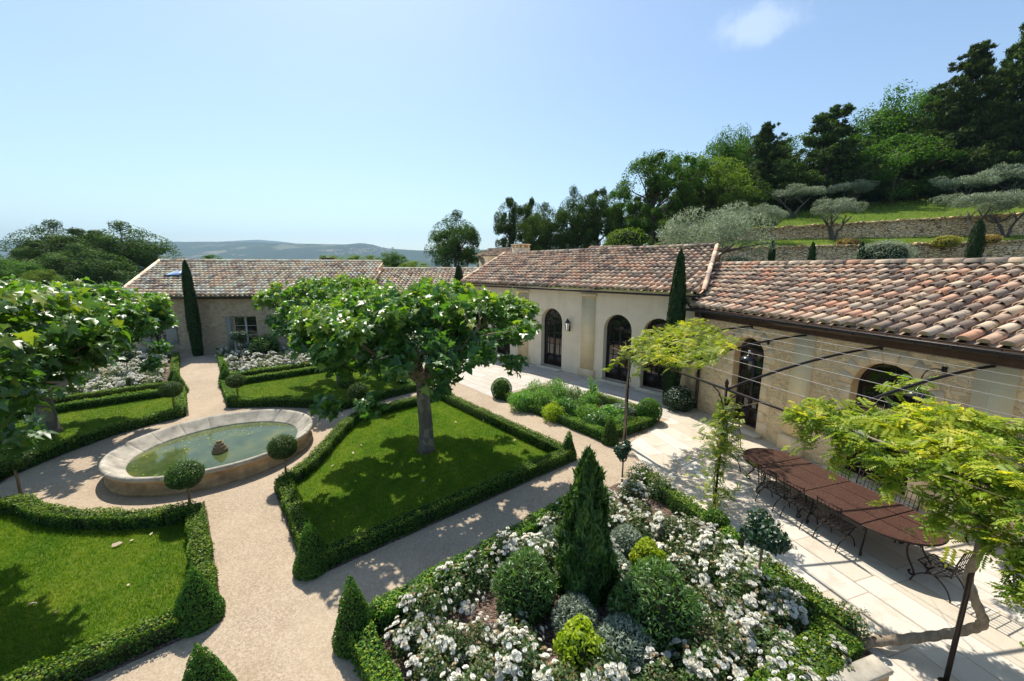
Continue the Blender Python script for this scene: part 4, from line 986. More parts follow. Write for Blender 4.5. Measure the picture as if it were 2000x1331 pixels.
for u, v, rad, lab, mat, T, lf_, n in (
    (1022, 800, (.55, .5, .5), 'pale flowering herb clump next to the far box ball of the herb bed', 'herb', T_SLIM, .11, 1700),
    (1058, 800, (.6, .6, .55), 'loose light green herb bush, second from the far box ball', 'herb', T_SLIM, .11, 2000),
    (1100, 815, (.45, .45, .5), 'dark green leafy herb low behind the gravel side hedge of the herb bed', 'shrub', T_SLIM, .12, 1500),
    (1150, 822, (.55, .5, .40), 'low spreading green herb in the middle of the herb bed', 'herb', T_SLIM, .10, 1800),
    (1165, 840, (.42, .42, .42), 'bushy dark green herb just behind the near cone of the herb bed', 'shrub', T_DIAMOND, .07, 1800),
    (1212, 812, (.5, .4, .3), 'low grey green sage patch before the hedge on the house side of the herb bed', 'grey', T_DIAMOND, .08, 1400),
    (1235, 838, (.4, .4, .26), 'broad leaved low herb beside the near box ball of the herb bed', 'rose_leaf', T_DIAMOND, .11, 600)):
    round_bush(ground_at(u, v), (rad[0] * 1.05, rad[1] * 1.05, rad[2] * .85), lab, mat, lf_ * 1.1, int(n * 1.5), T, name='herb', cat='herb', jit=.9, depth=.34, lump=.22, core=0)
for q_, (u, v, rad, lab) in enumerate(((1085, 772, (.55, .45, .42), 'tufty green herb against the paving at the far end of the herb bed'), (1120, 788, (.5, .45, .4), 'spreading green herb along the house side of the herb bed'), (1150, 800, (.5, .4, .32), 'small leafy herb before the tall fennel spire'), (1190, 818, (.45, .4, .28), 'short green herb at the middle of the house side of the herb bed'), (1080, 822, (.4, .4, .4), 'yellowish green herb just behind the gravel side hedge of the herb bed'), (1045, 782, (.5, .45, .5), 'pale feathery herb behind the loose light green herb bush'))):
    round_bush(ground_at(u, v), rad, lab, ('herb', 'shrub', 'herb', 'herb', 'euph', 'herb')[q_], .10, 1500, (T_SLIM, T_SLIM, T_DIAMOND, T_DIAMOND, T_SLIM, T_SLIM)[q_], name='herb', cat='herb', jit=.9, depth=.34, lump=.25, core=0)
wispy(ground_at(1125, 815), .6, .5, 'low feathery dill patch in the middle of the herb bed', 900)
wispy(ground_at(1200, 830), .5, .5, 'low feathery herb patch behind the near cone of the herb bed', 900)
wispy(ground_at(1092, 798), 1.15, .42, 'feathery fennel clump behind the round herb bush')
wispy(ground_at(1155, 806), .95, .5, 'wide thin fennel clump at the middle of the herb bed', 1100)
wispy(ground_at(1157, 796), 1.25, .22, 'tall single fennel spire at the house side of the herb bed', 700)
round_bush(F1.p(-3.75, -.75), (.62, .5, .55), 'dark leaved jasmine bush with tiny white flowers at the foot of the tall cypress', 'standard_rose', .06, 2600, lump=.12)
mb = MB(); D = sphere_dirs(230, rng); D[:, 2] = np.abs(D[:, 2]); P = D * [.63, .52, .55] + [0, 0, .42]; scatter(mb, P, D + rng.normal(size=D.shape) * .3, .035, T_DIAMOND, rng)
jas = [o for o in bpy.data.objects if o.get('label', '').startswith('dark leaved jasmine')][0]; mb.build('blossoms', M['petal'], jas)
# ------------------------------------------------------------------ buildings
def arch_loop(x, w, z0, top, n=14, rise=None):
    r = w / 2; rise = r if rise is None else rise; zs = top - rise
    pts = [(x - r, z0), (x + r, z0)]
    for i in range(n + 1):
        a = math.pi * i / n; pts.append((x + r * math.cos(a), zs + rise * math.sin(a)))
    return pts
def rect_loop(x0, x1, z0, z1): return [(x0, z0), (x1, z0), (x1, z1), (x0, z1)]
def facade(mb, outer, holes, y=0.0, depth=.32, m=0, mr=1):
    loops = [[Vector((a, b, 0)) for a, b in L] for L in [outer] + holes]
    tri = tessellate_polygon(loops); flat = [p for L in loops for p in L]
    F = []
    for a, b, c in tri:
        A, B, C_ = flat[a], flat[b], flat[c]
        F.append((a, b, c) if (B - A).cross(C_ - A).z > 0 else (a, c, b))
    mb.add([(p.x, y, p.y) for p in flat], F, m, .5)
    for L in holes:
        n = len(L); V = [(a, y, b) for a, b in L] + [(a, y + depth, b) for a, b in L]
        mb.add(V, [(i, n + i, n + (i + 1) % n, (i + 1) % n) for i in range(n)], mr, .5)
def arched_door(parent, x, w, z0, top, y, rise=None, cols=4, fan=True, name='door'):
    """dark metal french door with a fanlight in an arched opening; frame, kick panel and glass"""
    r = w / 2 - .012; rise_ = (w / 2 if rise is None else rise) - .012; zs = top - (w / 2 if rise is None else rise); fw = .055
    mb = MB(); n = 18
    def ap(rr, hh, k): a = math.pi * k / n; return (x + rr * math.cos(a), zs + hh * math.sin(a))
    for k in range(n):
        a, b = ap(r, rise_, k), ap(r, rise_, k + 1); c, d = ap(r - fw, rise_ - fw, k + 1), ap(r - fw, rise_ - fw, k)
        V = [(p[0], y - .03, p[1]) for p in (a, b, c, d)] + [(p[0], y + .03, p[1]) for p in (a, b, c, d)]
        mb.add(V, [(0, 1, 2, 3)[::-1], (4, 5, 6, 7), (0, 4, 5, 1)[::-1], (3, 2, 6, 7)[::-1]], 0, .5)
    for sx in (-1, 1): mb.span((x + sx * r, y - .03, z0), (x + sx * (r - fw), y + .03, zs))
    mb.span((x - .05, y - .034, z0), (x + .05, y + .034, zs)); mb.span((x - r, y - .036, zs - .04), (x + r, y + .036, zs + .04)); mb.span((x - r, y - .033, z0), (x + r, y + .033, z0 + .06))
    kick = z0 + .62
    mb.span((x - r + fw, y - .031, kick - .04), (x + r - fw, y + .031, kick + .04))
    for sx in (-1, 1):
        for j in range(1, max(cols // 2, 1)):
            xx = x + sx * (.05 + (r - fw - .05) * j / max(cols // 2, 1)); mb.span((xx - .014, y - .022, kick), (xx + .014, y + .022, zs))
        for zz in np.linspace(kick, zs, 4)[1:-1]: mb.span((x + sx * .05, y - .018, zz - .013), (x + sx * (r - fw), y + .018, zz + .013))
    if fan:
        for q in (.45,):
            pts = [(x + r * q * math.cos(math.pi * k / 12), y, zs + rise_ * q * math.sin(math.pi * k / 12)) for k in range(13)]; mb.tube(pts, .016, 5)
        for k in (3, 6, 9): a = math.pi * k / 12; mb.tube([(x + r * .45 * math.cos(a), y, zs + rise_ * .45 * math.sin(a)), (x + (r - fw) * math.cos(a), y, zs + (rise_ - fw) * math.sin(a))], .014, 5)
    o = mb.build(name, M['bronze'], parent)
    mb = MB(); P = [(x - r + .01, kick), (x + r - .01, kick)] + [ap(r - .01, rise_ - .01, k) for k in range(n + 1)]
    V = [(p[0], y + .006, p[1]) for p in P]; mb.add(V, [tuple(range(len(V)))], 0, .5); mb.build('pane', M['glass'], o)
    mb = MB()
    for sx in (-1, 1): mb.span((x + sx * .05, y - .012, z0 + .06), (x + sx * (r - fw), y + .02, kick - .04)); mb.span((x + sx * .13, y - .022, z0 + .14), (x + sx * (r - fw - .08), y - .01, kick - .12))
    mb.build('panel', M['bronze'], o)
    mb = MB()
    for sx in (-1, 1): mb.tube([(x + sx * .03, y - .04, z0 + 1.05), (x + sx * .03, y - .075, z0 + 1.05), (x + sx * .10, y - .078, z0 + 1.04)], .009, 6)
    mb.build('handle', M['iron'], o)
    return o

def tiled_roof(parent, eave, rdg, mats, dx=.30, row=.42, rad=.115, verge=(False, False), name='roof', seed=1, redrow=None, lift=.0):
    """canal tiles over the quad eave[0], eave[1], ridge[1], ridge[0] (local X, Y, Z); columns run straight up the slope"""
    rs = np.random.default_rng(seed); e0, e1 = [np.array(p, float) for p in eave]; r0, r1 = [np.array(p, float) for p in rdg]
    up = np.array([0, r0[1] - e0[1], (r0[2] + r1[2]) / 2 - (e0[2] + e1[2]) / 2]); L = np.linalg.norm(up); up /= L; nrm = np.array([0, -up[2], up[1]]); xa = np.array([1.0, 0, 0])
    mb = MB(); o_ = np.array([0, e0[1], (e0[2] + e1[2]) / 2])
    xmin = min(e0[0], r0[0]); xmax = max(e1[0], r1[0])
    mb.add([e0 - nrm * .0, e1, r1, r0], [(0, 1, 2, 3)], 1, .5)
    an = np.linspace(0, math.pi, 7)
    nr = int(math.ceil(L / row))
    for cx in np.arange(xmin, xmax, dx):
        wobx = rs.normal() * .006
        for j in range(nr):
            t0 = j * row - (.06 if j == 0 else 0); t1 = (j + 1) * row + .06
            tm = (t0 + t1) / 2 / L
            xl = e0[0] + (r0[0] - e0[0]) * tm; xr = e1[0] + (r1[0] - e1[0]) * tm
            if cx < xl + .0 or cx > xr - .0: continue
            t1 = min(t1, L)
            if t1 - t0 < .1: continue
            jit = rs.normal(size=3) * [.008, .012, .006]; ra, rb = rad * (1 + .05 * rs.normal()), rad * .86; yaw = rs.normal() * .012
            c0 = o_ + xa * (cx + wobx + jit[0]) + up * (t0 + jit[1]) + nrm * (.072 + lift + abs(jit[2])); c1 = o_ + xa * (cx + wobx + jit[0] + yaw) + up * t1 + nrm * (.012 + lift)
            A = np.stack([c0 + xa * math.cos(a) * ra + nrm * math.sin(a) * ra * .86 for a in an]); B = np.stack([c1 + xa * math.cos(a) * rb + nrm * math.sin(a) * rb * .86 for a in an]); I = np.stack([c0 + xa * math.cos(a) * (ra - .018) + nrm * math.sin(a) * (ra - .018) * .86 for a in an])
            V = np.concatenate([A, B, I]); k = len(an); F = []
            for i in range(k - 1): F.append((i, i + 1, k + i + 1, k + i)); F.append((i, 2 * k + i, 2 * k + i + 1, i + 1))
            v = rs.random()
            if redrow is not None and j == redrow and rs.random() < .8: v = .62 if rs.random() < .6 else .95
            mb.add(V, F, 0, v)
            if j == 0: mb.add(np.concatenate([I, c0[None]]), [(k, i + 1, i) for i in range(k - 1)], 2, .5)
            # channel tile between the barrels, a shallow trough; shade painted by darker tones
            c0 = o_ + xa * (cx + dx / 2) + up * (t0 - .02) + nrm * (.075 + lift); c1 = o_ + xa * (cx + dx / 2) + up * t1 + nrm * (.045 + lift)
            w = dx * .34; an2 = np.linspace(math.pi * 1.12, math.pi * 1.88, 4)
            A = np.stack([c0 + xa * math.cos(a) * w + nrm * math.sin(a) * w * .5 for a in an2]); B = np.stack([c1 + xa * math.cos(a) * w + nrm * math.sin(a) * w * .5 for a in an2])
            if j % 2 == 0 or True: mb.add(np.concatenate([A, B]), [(i, i + 1, 5 + i, 4 + i) for i in range(3)], 0, rs.random() * .45)
    def cap_row(a, b, up_v, rr=.14, ln=.42):
        a = np.array(a, float); b = np.array(b, float); D = b - a; Lr = np.linalg.norm(D); D /= Lr; side = np.cross(D, up_v); side /= np.linalg.norm(side); uv = np.cross(side, D); k = len(an)
        for i in range(int(Lr / ln) + 1):
            t0, t1 = i * ln, min((i + 1) * ln + .05, Lr)
            if t1 - t0 < .1: continue
            c0 = a + D * t0 + uv * (.01 + .02 * rs.random()); c1 = a + D * t1 + uv * .03
            A = np.stack([c0 + side * math.cos(q) * rr * .9 + uv * math.sin(q) * rr * .8 for q in an]); B = np.stack([c1 + side * math.cos(q) * rr + uv * math.sin(q) * rr * .9 for q in an]); I = np.stack([c1 + side * math.cos(q) * (rr - .02) + uv * math.sin(q) * (rr - .02) * .9 for q in an])
            F = []
            for q in range(k - 1): F.append((q, k + q, k + q + 1, q + 1)); F.append((k + q, 2 * k + q, 2 * k + q + 1, k + q + 1))
            mb.add(np.concatenate([A, B, I]), F, 0, .1 + rs.random() * .6)
    o = mb.build(name, [mats[0], M['underlay'], M['fount_wall']], parent)
    mb2 = mb; mb = MB(); cap_row(r0 + [0, 0, .08], r1 + [0, 0, .08], np.array([0, 0, 1.0])); mb.build('ridge_tiles', [mats[0]], o)
    if verge[0]: mb = MB(); cap_row(e0 + [0, 0, .10], r0 + [0, 0, .10], np.array([0, 0, 1.0]), .105); mb.build('verge_tiles', [mats[0]], o)
    if verge[1]: mb = MB(); cap_row(e1 + [0, 0, .10], r1 + [0, 0, .10], np.array([0, 0, 1.0]), .09); mb.build('verge_tiles', [mats[0]], o)
    return o
def gutter(parent, x0, x1, y, z, r_=.07):
    mb = MB(); an = np.linspace(math.pi, 2 * math.pi, 9); V = []
    for x in (x0, x1):
        V += [(x, y + math.cos(a) * r_, z + math.sin(a) * r_) for a in an] + [(x, y + math.cos(a) * (r_ - .01), z + math.sin(a) * (r_ - .01) + .002) for a in an]
    k = len(an); F = [(i, i + 1, 2 * k + i + 1, 2 * k + i)[::-1] for i in range(k - 1)] + [(k + i, k + i + 1, 3 * k + i + 1, 3 * k + i) for i in range(k - 1)] + [tuple(range(k)), tuple(range(2 * k, 3 * k))]
    mb.add(V, F, 0, .5); mb.tube([(x0, y - r_, z + .006), (x1, y - r_, z + .006)], .012, 6)
    for x in np.arange(x0 + .3, x1, .62):
        mb.tube([(x, y - r_ - .004, z), (x, y - r_ * .7, z - r_ * .75), (x, y, z - r_ - .006), (x, y + r_ * .8, z - r_ * .6), (x, y + r_ + .05, z + .02)], .011, 5)
    return mb.build('gutter', M['gutter'], parent)

# ---- B1: the near right wing in rubble stone
b1 = empty('stone_wing', F1.loc(), F1.ang); tag(b1, 'low stone wing at right with clay tiles, arched doors and the dining terrace before it', 'house')
RID1 = 5.62
op1 = [arch_loop(-1.50, 1.16, .12, 3.26, rise=.50), arch_loop(2.45, 1.5, .10, 3.28, rise=.72), arch_loop(7.0, 1.5, .1, 3.28, rise=.72)]
mb = MB(); facade(mb, [(-4.35, 0), (12, 0), (12, 4.0), (-4.35, 4.0)], op1, 0, .34)
for x0, x1, y0, y1 in ((-4.35, -4.35, 0, 9), (12, 12, 0, 9)): mb.add([(x0, y0, 0), (x1, y1, 0), (x1, y1, 4.0), (x0, y0, 4.0)], [(0, 1, 2, 3)], 0, .5)
mb.build('wall', [M['rubble'], M['ashlar_warm']], b1)
for lp, x, w, rise, top in ((op1[0], -1.5, 1.16, .5, 3.26), (op1[1], 2.45, 1.5, .72, 3.28), (op1[2], 7.0, 1.5, .72, 3.28)):
    mb = MB(); rs = random.Random(int(x * 10))        # quoins and voussoirs, each a block
    z = .1; zs = top - rise; alt = 0
    while z < zs - .05:
        hh = min(.34 + .1 * rs.random(), zs - z)
        for sx in (-1, 1):
            ww = (.22 if alt else .36) + .05 * rs.random(); mb.box((x + sx * (w / 2 + ww / 2), -.006, z + hh / 2), (ww, .03, hh - .012), m=0, bevel=.008)
        z += hh; alt ^= 1
    nv = 9
    for k in range(nv):
        a0, a1 = math.pi * (k + .02) / nv, math.pi * (k + .98) / nv; t_ = .32 + .05 * rs.random()
        V = [];
        for yy in (-.021, .01):
            for a, q in ((a0, 0), (a1, 0), (a1, t_), (a0, t_)): V.append((x + (w / 2 + q) * math.cos(a), yy, zs + (rise + q) * math.sin(a)))
        mb.add(V, [(0, 1, 2, 3), (4, 7, 6, 5), (0, 4, 5, 1), (1, 5, 6, 2), (2, 6, 7, 3), (3, 7, 4, 0)], 0, .5)
    mb.build('door_surround', M['ashlar'], b1)
    arched_door(b1, x, w, .12, top, .28, rise, 4 if w < 1.3 else 4)
    mb = MB(); mb.box((x, -.10, .06), (w + .5, .42, .115), bevel=.015); mb.build('doorstep', M['sill'], b1)
for x in (.35, 4.25, 9.6):
    mb = MB(); mb.span((x - .30, -.045, .5), (x + .30, .02, 3.72)); mb.build('pilaster', M['pilaster'], b1)
    mb = MB(); mb.box((x, -.07, .25), (.76, .16, .5), bevel=.02); mb.build('pilaster_base', M['ashlar'], b1)
mb = MB(); mb.span((-4.34, -.05, .5), (-3.9, .03, 3.75)); mb.span((-4.34, -.09, 0), (-3.84, .03, .5)); mb.build('corner_pier', M['pilaster'], b1)
mb = MB(); mb.span((-4.1, -.06, 3.68), (12, .05, 4.04)); mb.span((-4.0, -.42, 4.035), (12, .0, 4.075)); mb.build('eave_beam', M['beam'], b1)
tiled_roof(b1, [(-3.75, -.47, 4.10), (12, -.47, 4.10)], [(-7.1, 3.55, RID1), (12, 3.55, RID1)], [M['tile']], dx=.305, row=.43, rad=.122, seed=3)
gutter(b1, -3.95, 12, -.60, 4.03, .088)
mb = MB(); mb.add([(-7, 3.55, RID1 - .02), (12, 3.55, RID1 - .02), (12, 8, 4.0), (-8, 8, 4.0)], [(3, 2, 1, 0)], 0, .5); mb.build('back_slope', M['tile'], b1)
dp = spline([(-4.02, -.56, 4.42), (-4.02, -.5, 4.25), (-3.98, -.35, 4.05), (-3.78, -.2, 3.9), (-3.62, -.12, 3.7), (-3.6, -.1, 3.4)], 5)
mb = MB(); mb.tube(list(dp) + [(-3.6, -.1, 1.4)], .055, 10)
for z in (3.2, 2.2, 1.45): mb.tube([(-3.6, -.1, z - .03), (-3.6, -.1, z + .03)], .066, 10)
mb.build('downpipe', M['gutter'], b1, True)
mb = MB(); mb.tube([(-3.6, -.1, 1.4), (-3.6, -.1, .05)], .058, 10); mb.build('downpipe_foot', M['beam'], b1, True)

# ---- B2: the middle wing, cream stucco with arched doors
b2 = empty('stucco_wing', F2.loc(), F2.ang); tag(b2, 'cream stucco wing in the middle with tall arched glass doors and a clay tile roof', 'house')
doors2 = [(-5.3, 1.5), (-3.25, 1.5), (.8, 1.5), (4.9, 1.5), (6.95, 1.5)]
mb = MB(); facade(mb, [(-6.5, 0), (8.62, 0), (8.62, 4.5), (-6.5, 4.5)], [arch_loop(x, w, .10, 3.38, rise=.75) for x, w in doors2], 0, .36)
mb.add([(8.62, 0, 0), (8.62, .02, 0), (7.2, 4.9, 0), (7.2, 4.9, 6.4), (8.62, .0, 4.5)], [(0, 1, 2, 3, 4)], 0, .5); mb.add([(-6.5, 0, 0), (-8.0, 4.9, 0), (-8.0, 4.9, 6.35), (-6.5, 0, 4.5)], [(3, 2, 1, 0)], 0, .5)
mb.build('wall', [M['stucco'], M['stucco']], b2)
for x, w in doors2:
    arched_door(b2, x, w, .12, 3.38, .30, .75)
    mb = MB(); mb.box((x, -.10, .05), (w + .12, .46, .10), bevel=.015); mb.build('doorstep', M['sill'], b2)
for x in (3.22, -1.35):
    mb = MB(); mb.span((x - .40, -.05, .42), (x + .40, .02, 4.15)); mb.build('pilaster', M['pilaster'], b2)
    mb = MB(); mb.box((x, -.075, .21), (1.0, .17, .42), bevel=.02); mb.build('pilaster_base', M['ashlar'], b2); mb = MB(); mb.box((x, -.06, 4.24), (.94, .13, .16), bevel=.02); mb.build('pilaster_capital', M['ashlar'], b2)
mb = MB(); mb.span((7.95, -.045, 0), (8.64, .03, 4.3)); mb.build('corner_pier', M['pilaster'], b2)
tiled_roof(b2, [(-6.75, -.42, 4.58), (8.85, -.42, 4.58)], [(-8.2, 4.9, 6.52), (7.35, 4.9, 6.57)], [M['tile_old']], dx=.31, row=.44, rad=.122, verge=(True, True), seed=8)
gutter(b2, -6.6, 8.8, -.54, 4.48, .08)
mb = MB(); mb.add([(8.9, -.40, 4.30), (7.42, 4.9, 6.29), (7.42, 4.9, 6.57), (8.9, -.40, 4.60)], [(0, 1, 2, 3)], 0, .5); mb.add([(8.9, -.40, 4.30), (7.42, 4.9, 6.29), (6.9, 4.9, 6.29), (8.4, -.40, 4.30)], [(3, 2, 1, 0)], 0, .5); mb.build('verge_board', M['gutter'], b2)
mb = MB(); mb.add([(-8.2, 4.9, 6.5), (7.35, 4.9, 6.53), (6.6, 8.5, 5.2), (-9, 8.5, 5.2)], [(3, 2, 1, 0)], 0, .5); mb.build('back_slope', M['tile_old'], b2)
# chimney
cx, cyy = -7.0, 5.5
ch = MB(); ch.box((cx, cyy, 6.55), (1.15, .8, .95), bevel=.02); ch.box((cx, cyy, 7.27), (1.25, .9, .07), bevel=.01)
for dx in (-.5, -.17, .17, .5): ch.box((cx + dx, cyy - .3, 7.13), (.12, .16, .22)); ch.box((cx + dx, cyy + .3, 7.13), (.12, .16, .22))
rf = [c for c in b2.children if c.name.startswith('roof')]
rf2 = CHILD[b2.name]; rf2 = [c for c in rf2 if c.name.startswith('roof')][0]
ch.build('chimney', M['ashlar'], rf2)

# ---- B3: the far house
b3 = empty('far_house', F3.loc(), F3.ang); tag(b3, 'long low stone house at the back with a clay tile roof and grey shutters', 'house')
win = rect_loop(2.13, 3.12, .62, 1.9); dor = rect_loop(7.3, 8.85, .02, 2.45)
mb = MB(); facade(mb, [(0, 0), (26, 0), (26, 3.72), (0, 3.72)], [win, dor], 0, .3)
mb.add([(0, 0, 0), (-1.9, 7, 0), (-1.9, 7, 5.7), (0, 0, 3.72)], [(0, 3, 2, 1)], 0, .5); mb.build('wall', [M['rubble_far'], M['ashlar']], b3)
mb = MB(); x0, x1, z0, z1 = 2.13, 3.12, .62, 1.9
for a, b in (((x0, z0), (x0 + .06, z1)), ((x1 - .06, z0), (x1, z1)), ((x0, z0), (x1, z0 + .06)), ((x0, z1 - .06), (x1, z1)), (((x0 + x1) / 2 - .05, z0), ((x0 + x1) / 2 + .05, z1)), ((x0, 1.24), (x1, 1.28))):
    mb.span((a[0], .20, a[1]), (b[0], .26, b[1]))
wn_ = mb.build('window', M['white_wood'], b3)
mb = MB(); mb.add([(x0, .245, z0), (x1, .245, z0), (x1, .245, z1), (x0, .245, z1)], [(0, 1, 2, 3)], 0, .5); mb.build('pane', M['glass'], wn_)
mb = MB(); mb.box((2.62, -.03, .54), (1.35, .3, .12), bevel=.015); mb.build('sill', M['sill'], wn_)
mb = MB(); mb.box((2.62, -.004, 2.06), (1.5, .03, .3)); mb.build('lintel', M['ashlar'], wn_)
for sx in (-1, 1):
    mb = MB(); cxs = 2.625 + sx * (.5 + .33); 
    for i in range(5): mb.box((cxs - .33 + .066 + .132 * i, -.05, 1.26), (.126, .035, 1.32), bevel=.004)
    for zz in (.82, 1.7): mb.box((cxs, -.072, zz), (.64, .022, .10))
    mb.build('shutter', M['shutter'], b3)
mb = MB(); x0, x1, z0, z1 = 7.3, 8.85, .02, 2.45
for a, b in (((x0, z0), (x0 + .08, z1)), ((x1 - .08, z0), (x1, z1)), ((x0, z1 - .08), (x1, z1)), (((x0 + x1) / 2 - .06, z0), ((x0 + x1) / 2 + .06, z1)), ((x0, z0), (x1, .6))):
    mb.span((a[0], .16, a[1]), (b[0], .22, b[1]))
for zz in (1.2, 1.8): mb.span((x0, .17, zz - .02), (x1, .21, zz + .02))
dr_ = mb.build('door', M['white_wood'], b3); mb = MB(); mb.add([(x0, .205, .6), (x1, .205, .6), (x1, .205, z1), (x0, .205, z1)], [(0, 1, 2, 3)], 0, .5); mb.build('pane', M['glass'], dr_)
for sx in (-1,):
    mb = MB(); mb.box((7.3 - .2, -.05, 1.23), (.30, .04, 2.36)); mb.build('shutter', M['shutter'], b3)
mb = MB(); mb.span((.5, -.38, 3.60), (26, .04, 3.74)); mb.build('eave_board', M['beam'], b3)
main = tiled_roof(b3, [(.75, -.44, 3.80), (16.2, -.44, 3.80)], [(-1.3, 6.0, 6.0), (15.6, 6.0, 5.92)], [M['tile_pale']], dx=.30, row=.47, rad=.128, verge=(True, False), seed=15, redrow=1)
gutter(b3, .9, 16.2, -.54, 3.74)
tiled_roof(b3, [(16.25, -.44, 3.55), (26, -.44, 3.55)], [(15.7, 5.9, 5.36), (26, 5.9, 5.36)], [M['tile_pale']], dx=.30, row=.47, rad=.128, seed=17)
mb = MB(); mb.add([(15.62, 6.0, 5.2), (16.22, -.3, 3.5), (16.22, -.3, 3.76), (15.62, 6.0, 5.88)], [(0, 1, 2, 3)], 0, .5); mb.build('gable_end', M['ashlar'], b3)
mb = MB(); mb.add([(-1.3, 6.0, 5.98), (15.6, 6.0, 5.9), (15.6, 11, 4.2), (-2.8, 11, 4.2)], [(3, 2, 1, 0)], 0, .5); mb.add([(15.6, 5.9, 5.34), (26, 5.9, 5.34), (26, 10, 4.0), (15.6, 10, 4.0)], [(3, 2, 1, 0)], 0, .5); mb.build('back_slope', M['tile'], b3)
q0 = np.array([0, -.44, 3.8]); upv = np.array([0, 6.44, 2.16]); upv /= np.linalg.norm(upv); nv_ = np.array([0, -upv[2], upv[1]])
cs = at_depth(352, 540, 29.0); c_l = (cs.x - F3.o[0]) * F3.d[0] + (cs.y - F3.o[1]) * F3.d[1]
sk = MB(); cc = q0 + np.array([2.0, 0, 0]) + upv * 3.9 + nv_ * .15
def quadb(mb, c, hx, hy, th, m=0):
    xa = np.array([1.0, 0, 0]); V = [c + xa * sx * hx + upv * sy * hy + nv_ * sz * th for sz in (-1, 1) for sx, sy in ((-1, -1), (1, -1), (1, 1), (-1, 1))]
    mb.add(V, [(0, 3, 2, 1), (4, 5, 6, 7), (0, 1, 5, 4), (1, 2, 6, 5), (2, 3, 7, 6), (3, 0, 4, 7)], m, .5)
quadb(sk, cc, .52, .62, .06); so = sk.build('skylight', M['gutter'], main); sk = MB(); quadb(sk, cc + nv_ * .055, .45, .55, .01); sk.build('pane', M['skyglass'], so)
mb = MB(); c = q0 + np.array([11.2, 0, 0]) + upv * 6.7; mb.box((c[0], 6.6, 6.03), (.75, .5, .5), bevel=.01); mb.box((c[0], 6.6, 6.29), (.9, .6, .05)); mb.build('chimney', M['beam'], main)

# ---- distant roofs behind the middle wing
for (u, v, Y, w, lab) in ((978, 492, 48, 4.2, 'small tiled house corner showing behind the chimney of the middle wing'), (1188, 491, 34, 3.4, 'low tiled roof peeping over the ridge of the middle wing')):
    p = at_depth(u, v, Y); t = empty('small_house', (p.x, p.y, 0), R(-35)); tag(t, lab, 'house')
    mb = MB(); mb.span((-w / 2, -1.5, 0), (w / 2, 2.5, p.z - .5)); mb.build('wall', M['rubble_far'], t)
    tiled_roof(t, [(-w / 2 - .2, -1.8, p.z - .55), (w / 2 + .2, -1.8, p.z - .55)], [(-w / 2 - .2, .5, p.z + .25), (w / 2 + .2, .5, p.z + .25)], [M['tile']], seed=int(u))

# ---- wall lantern on the stucco wing
lt = empty('wall_lantern', F2.p(2.06, -.06, 2.5), F2.ang); tag(lt, 'six sided glass lantern on the stucco wall between arched door and pilaster', 'lantern')
mb = MB(); mb.tube([(0, .06, -.12), (0, -.02, -.12), (0, -.10, -.16)], .012, 6); mb.box((0, .045, -.1), (.08, .03, .3)); mb.build('bracket', M['gutter'], lt)
mb = MB(); mb.lathe([(.165, .22), (.16, .235), (.07, .36), (.05, .37), (.055, .40), (.02, .45), (.0, .46)], 6, (0, -.14, 0)); mb.lathe([(.0, -.22), (.02, -.2), (.085, -.19), (.09, -.175)], 6, (0, -.14, 0))
for k in range(6): a = k * math.pi / 3; mb.tube([(math.cos(a) * .088, -.14 + math.sin(a) * .088, -.18), (math.cos(a) * .152, -.14 + math.sin(a) * .152, .22)], .008, 5)
mb.build('cap_and_frame', M['gutter'], lt)
mb = MB(); mb.lathe([(.082, -.17), (.146, .215)], 6, (0, -.14, 0)); mb.build('glass', M['skyglass'], lt)
# ------------------------------------------------------------------ pergola (all in the frame of the stone wing)
BY, BZ = -4.57, 2.95
PX = (-1.63, 2.09, 6.2, 10.3); ARMX = (-1.63, .23, 2.09, 4.05, 6.2, 8.2, 10.2)
def arm_z(y): t = np.clip((y - BY) / -BY, 0, 1); return BZ + .70 * (1 - (1 - t) ** 1.7)
pg = empty('pergola', F1.loc(), F1.ang); tag(pg, 'wrought iron pergola with curved arms and steel wires over the dining terrace', 'pergola')
for i, x in enumerate(PX):
    mb = MB(); mb.tube([(x, BY, 0), (x, BY, BZ + .06)], .029, 10); mb.tube([(x, BY, 0), (x, BY, .02)], .075, 12)
    mb.lathe([(.0, BZ + .06), (.036, BZ + .07), (.03, BZ + .10), (.045, BZ + .14), (.03, BZ + .19), (.0, BZ + .25)], 8, (x, BY, 0))
    for sx in (-1, 1):                             # scrolled brackets under the beam
        mb.tube(bez((x + sx * .02, BY, BZ - .75), (x + sx * .05, BY, BZ - .25), (x + sx * .12, BY, BZ - .12), (x + sx * .38, BY, BZ - .03), 10), .014, 6)
        mb.tube(bez((x + sx * .02, BY, BZ - .75), (x + sx * .10, BY, BZ - .62), (x + sx * .16, BY, BZ - .78), (x + sx * .09, BY, BZ - .86), 8), .012, 6)
        mb.tube(bez((x, BY - sx * .02, BZ - .55), (x, BY - sx * .05, BZ - .3), (x, BY - sx * .1, BZ - .18), (x, BY - sx * .2, BZ - .1), 8), .012, 6)
    mb.build('post', M['iron'], pg)
mb = MB(); mb.tube([(PX[0] - .1, BY, BZ), (10.4, BY, BZ)], .03, 8); mb.build('beam', M['iron'], pg)
for x in ARMX + ('fan',):
    ys = np.linspace(BY, 0, 16)
    if x == 'fan': path = [(-1.63 + (-3.6 + 1.63) * (y - BY) / -BY, y, float(arm_z(y))) for y in ys]
    else: path = [(x + .14 * (y - BY) / -BY, y, float(arm_z(y))) for y in ys]
    mb = MB(); mb.tube(path, .030, 6); e = path[-1]; mb.box((e[0], -.012, e[2]), (.05, .03, .14)); mb.build('arm', M['iron'], pg)
